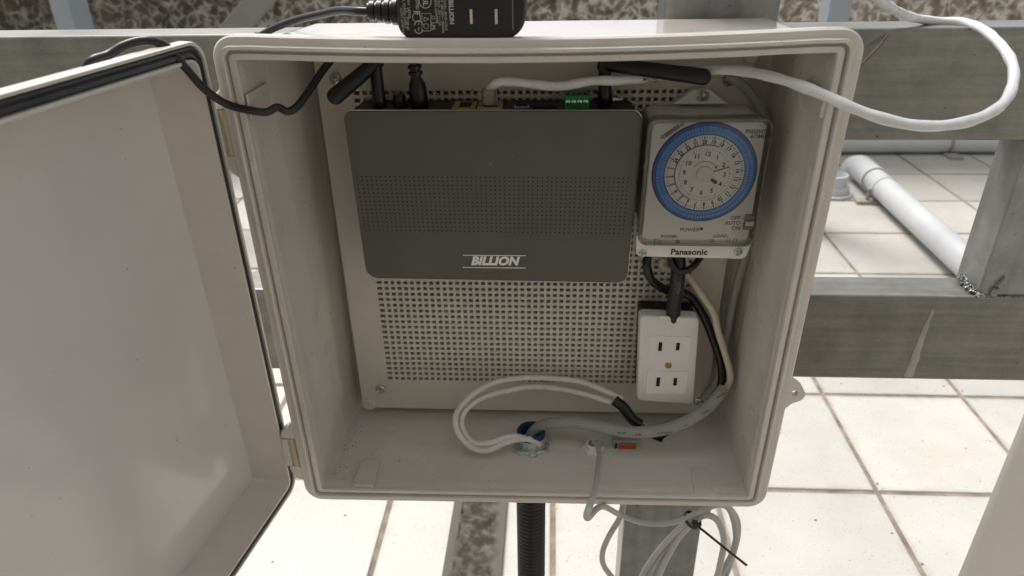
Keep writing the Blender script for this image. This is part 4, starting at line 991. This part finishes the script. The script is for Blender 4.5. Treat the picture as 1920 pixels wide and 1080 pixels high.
# printing on the adapter, turned a quarter turn so that it reads downwards
def atext(s, px, py, size, b=.00008, sx=1.):
    return text('x', s, size, P(px, py, YA-.0001), V((0, 0, -1)), X_, None, None, bold=b, sx=sx)
tp = bmesh.new()
for s, px, py, sz, b_ in (('BILLION', 846, 23, .0037, .00016), ('F', 781, 24, .0056, .00005), ('LPS', 812, 49, .0030, .00005), ('UL', 797, 3, .0042, .00014),
                          ('MODEL: BD18-12015', 835, 26, .0021, .00002), ('INPUT 100-240V~ 50/60Hz', 829, 24, .0020, .00002), ('OUTPUT: 12V = 1.5A', 823, 18, .0020, .00002), ('SWITCHING ADAPTER', 817, 10, .0020, .00002), ('E186814  LISTED', 766, 10, .0020, .00002), ('I.T.E. POWER SUPPLY', 758, 22, .0020, .00002), ('AC/DC ADAPTOR', 754, 40, .0019, .00002), ('LISTED', 782, 6, .0024, .00004)):
    merge(tp, atext(s, px, py, sz, b_))
def aring(px, py, r, wd, a0_=0, a1_=360, n=36):
    c = P(px, py, YA-.0001)
    for k in range(n):
        aa, ab = R(a0_+(a1_-a0_)*k/n), R(a0_+(a1_-a0_)*(k+1)/n)
        tp.faces.new([tp.verts.new(c+V((math.cos(t)*q, 0, math.sin(t)*q))) for q, t in ((r-wd, aa), (r, aa), (r, ab), (r-wd, ab))])
def aline(p0, p1, wd=.0003):
    a, b = P(*p0, YA-.0001), P(*p1, YA-.0001); s = (b-a).normalized().cross(Y_)*wd/2; tp.faces.new([tp.verts.new(p) for p in (a-s, a+s, b+s, b-s)])
aring(797, 3, .0038, .0005); aring(781, 33, .0026, .0004, -60, 240)
aring(785, 47, .0026, .0006, 0, 180); aring(785, 55, .0026, .0006, 180, 360)       # the CE letters, turned a quarter turn
aline((785, 47), (785, 40)); aline((785, 58), (785, 51), .0005)
for x0, y0, x1, y1 in ((791, 25, 808, 25), (808, 25, 808, 58), (808, 58, 791, 58), (791, 58, 791, 25), (795, 40, 804, 36), (795, 32, 804, 36), (795, 32, 795, 40)): aline((x0, y0), (x1, y1))
aring(799, 49, .0016, .0003); aring(812, 33, .0010, .0003); aring(763, 19, .0012, .0003, n=6)
for py in (34, 44, 54): aring(765, py, .0007, .0003, n=10)
aline((765, 36), (765, 42)); aline((765, 46), (765, 52))
put('label_print', tp, M_label, ad, recalc=False)

# thin reddish wire on the beam
cable('thin_red_wire', [(1664, 66, .1285), (1650, 84, .125), (1632, 104, .119), (1608, 128, .110)], .0006, M_red, 'thin dark red wire standing off the steel beam at the box corner', 'wire', n=8)

# neighbouring cabinet at the right foreground -------------------------------------------
cb = empty('neighbouring_cabinet', (.45, -.09, -.15), 'plain beige cabinet side at the lower right corner, close to the lens', 'cabinet')
bm = bmesh.new(); lp = [V((.2868, -.10, 0)), V((.289, -.104, 0)), V((.70, -.105, 0)), V((.70, -.02, 0)), V((.372, -.02, 0))]
skin(bm, [[v+V((0, 0, z)) for v in lp] for z in (-.42, .13)], True, True); put('shell', bm, M_cab, cb, bevel=.002, seg=3)
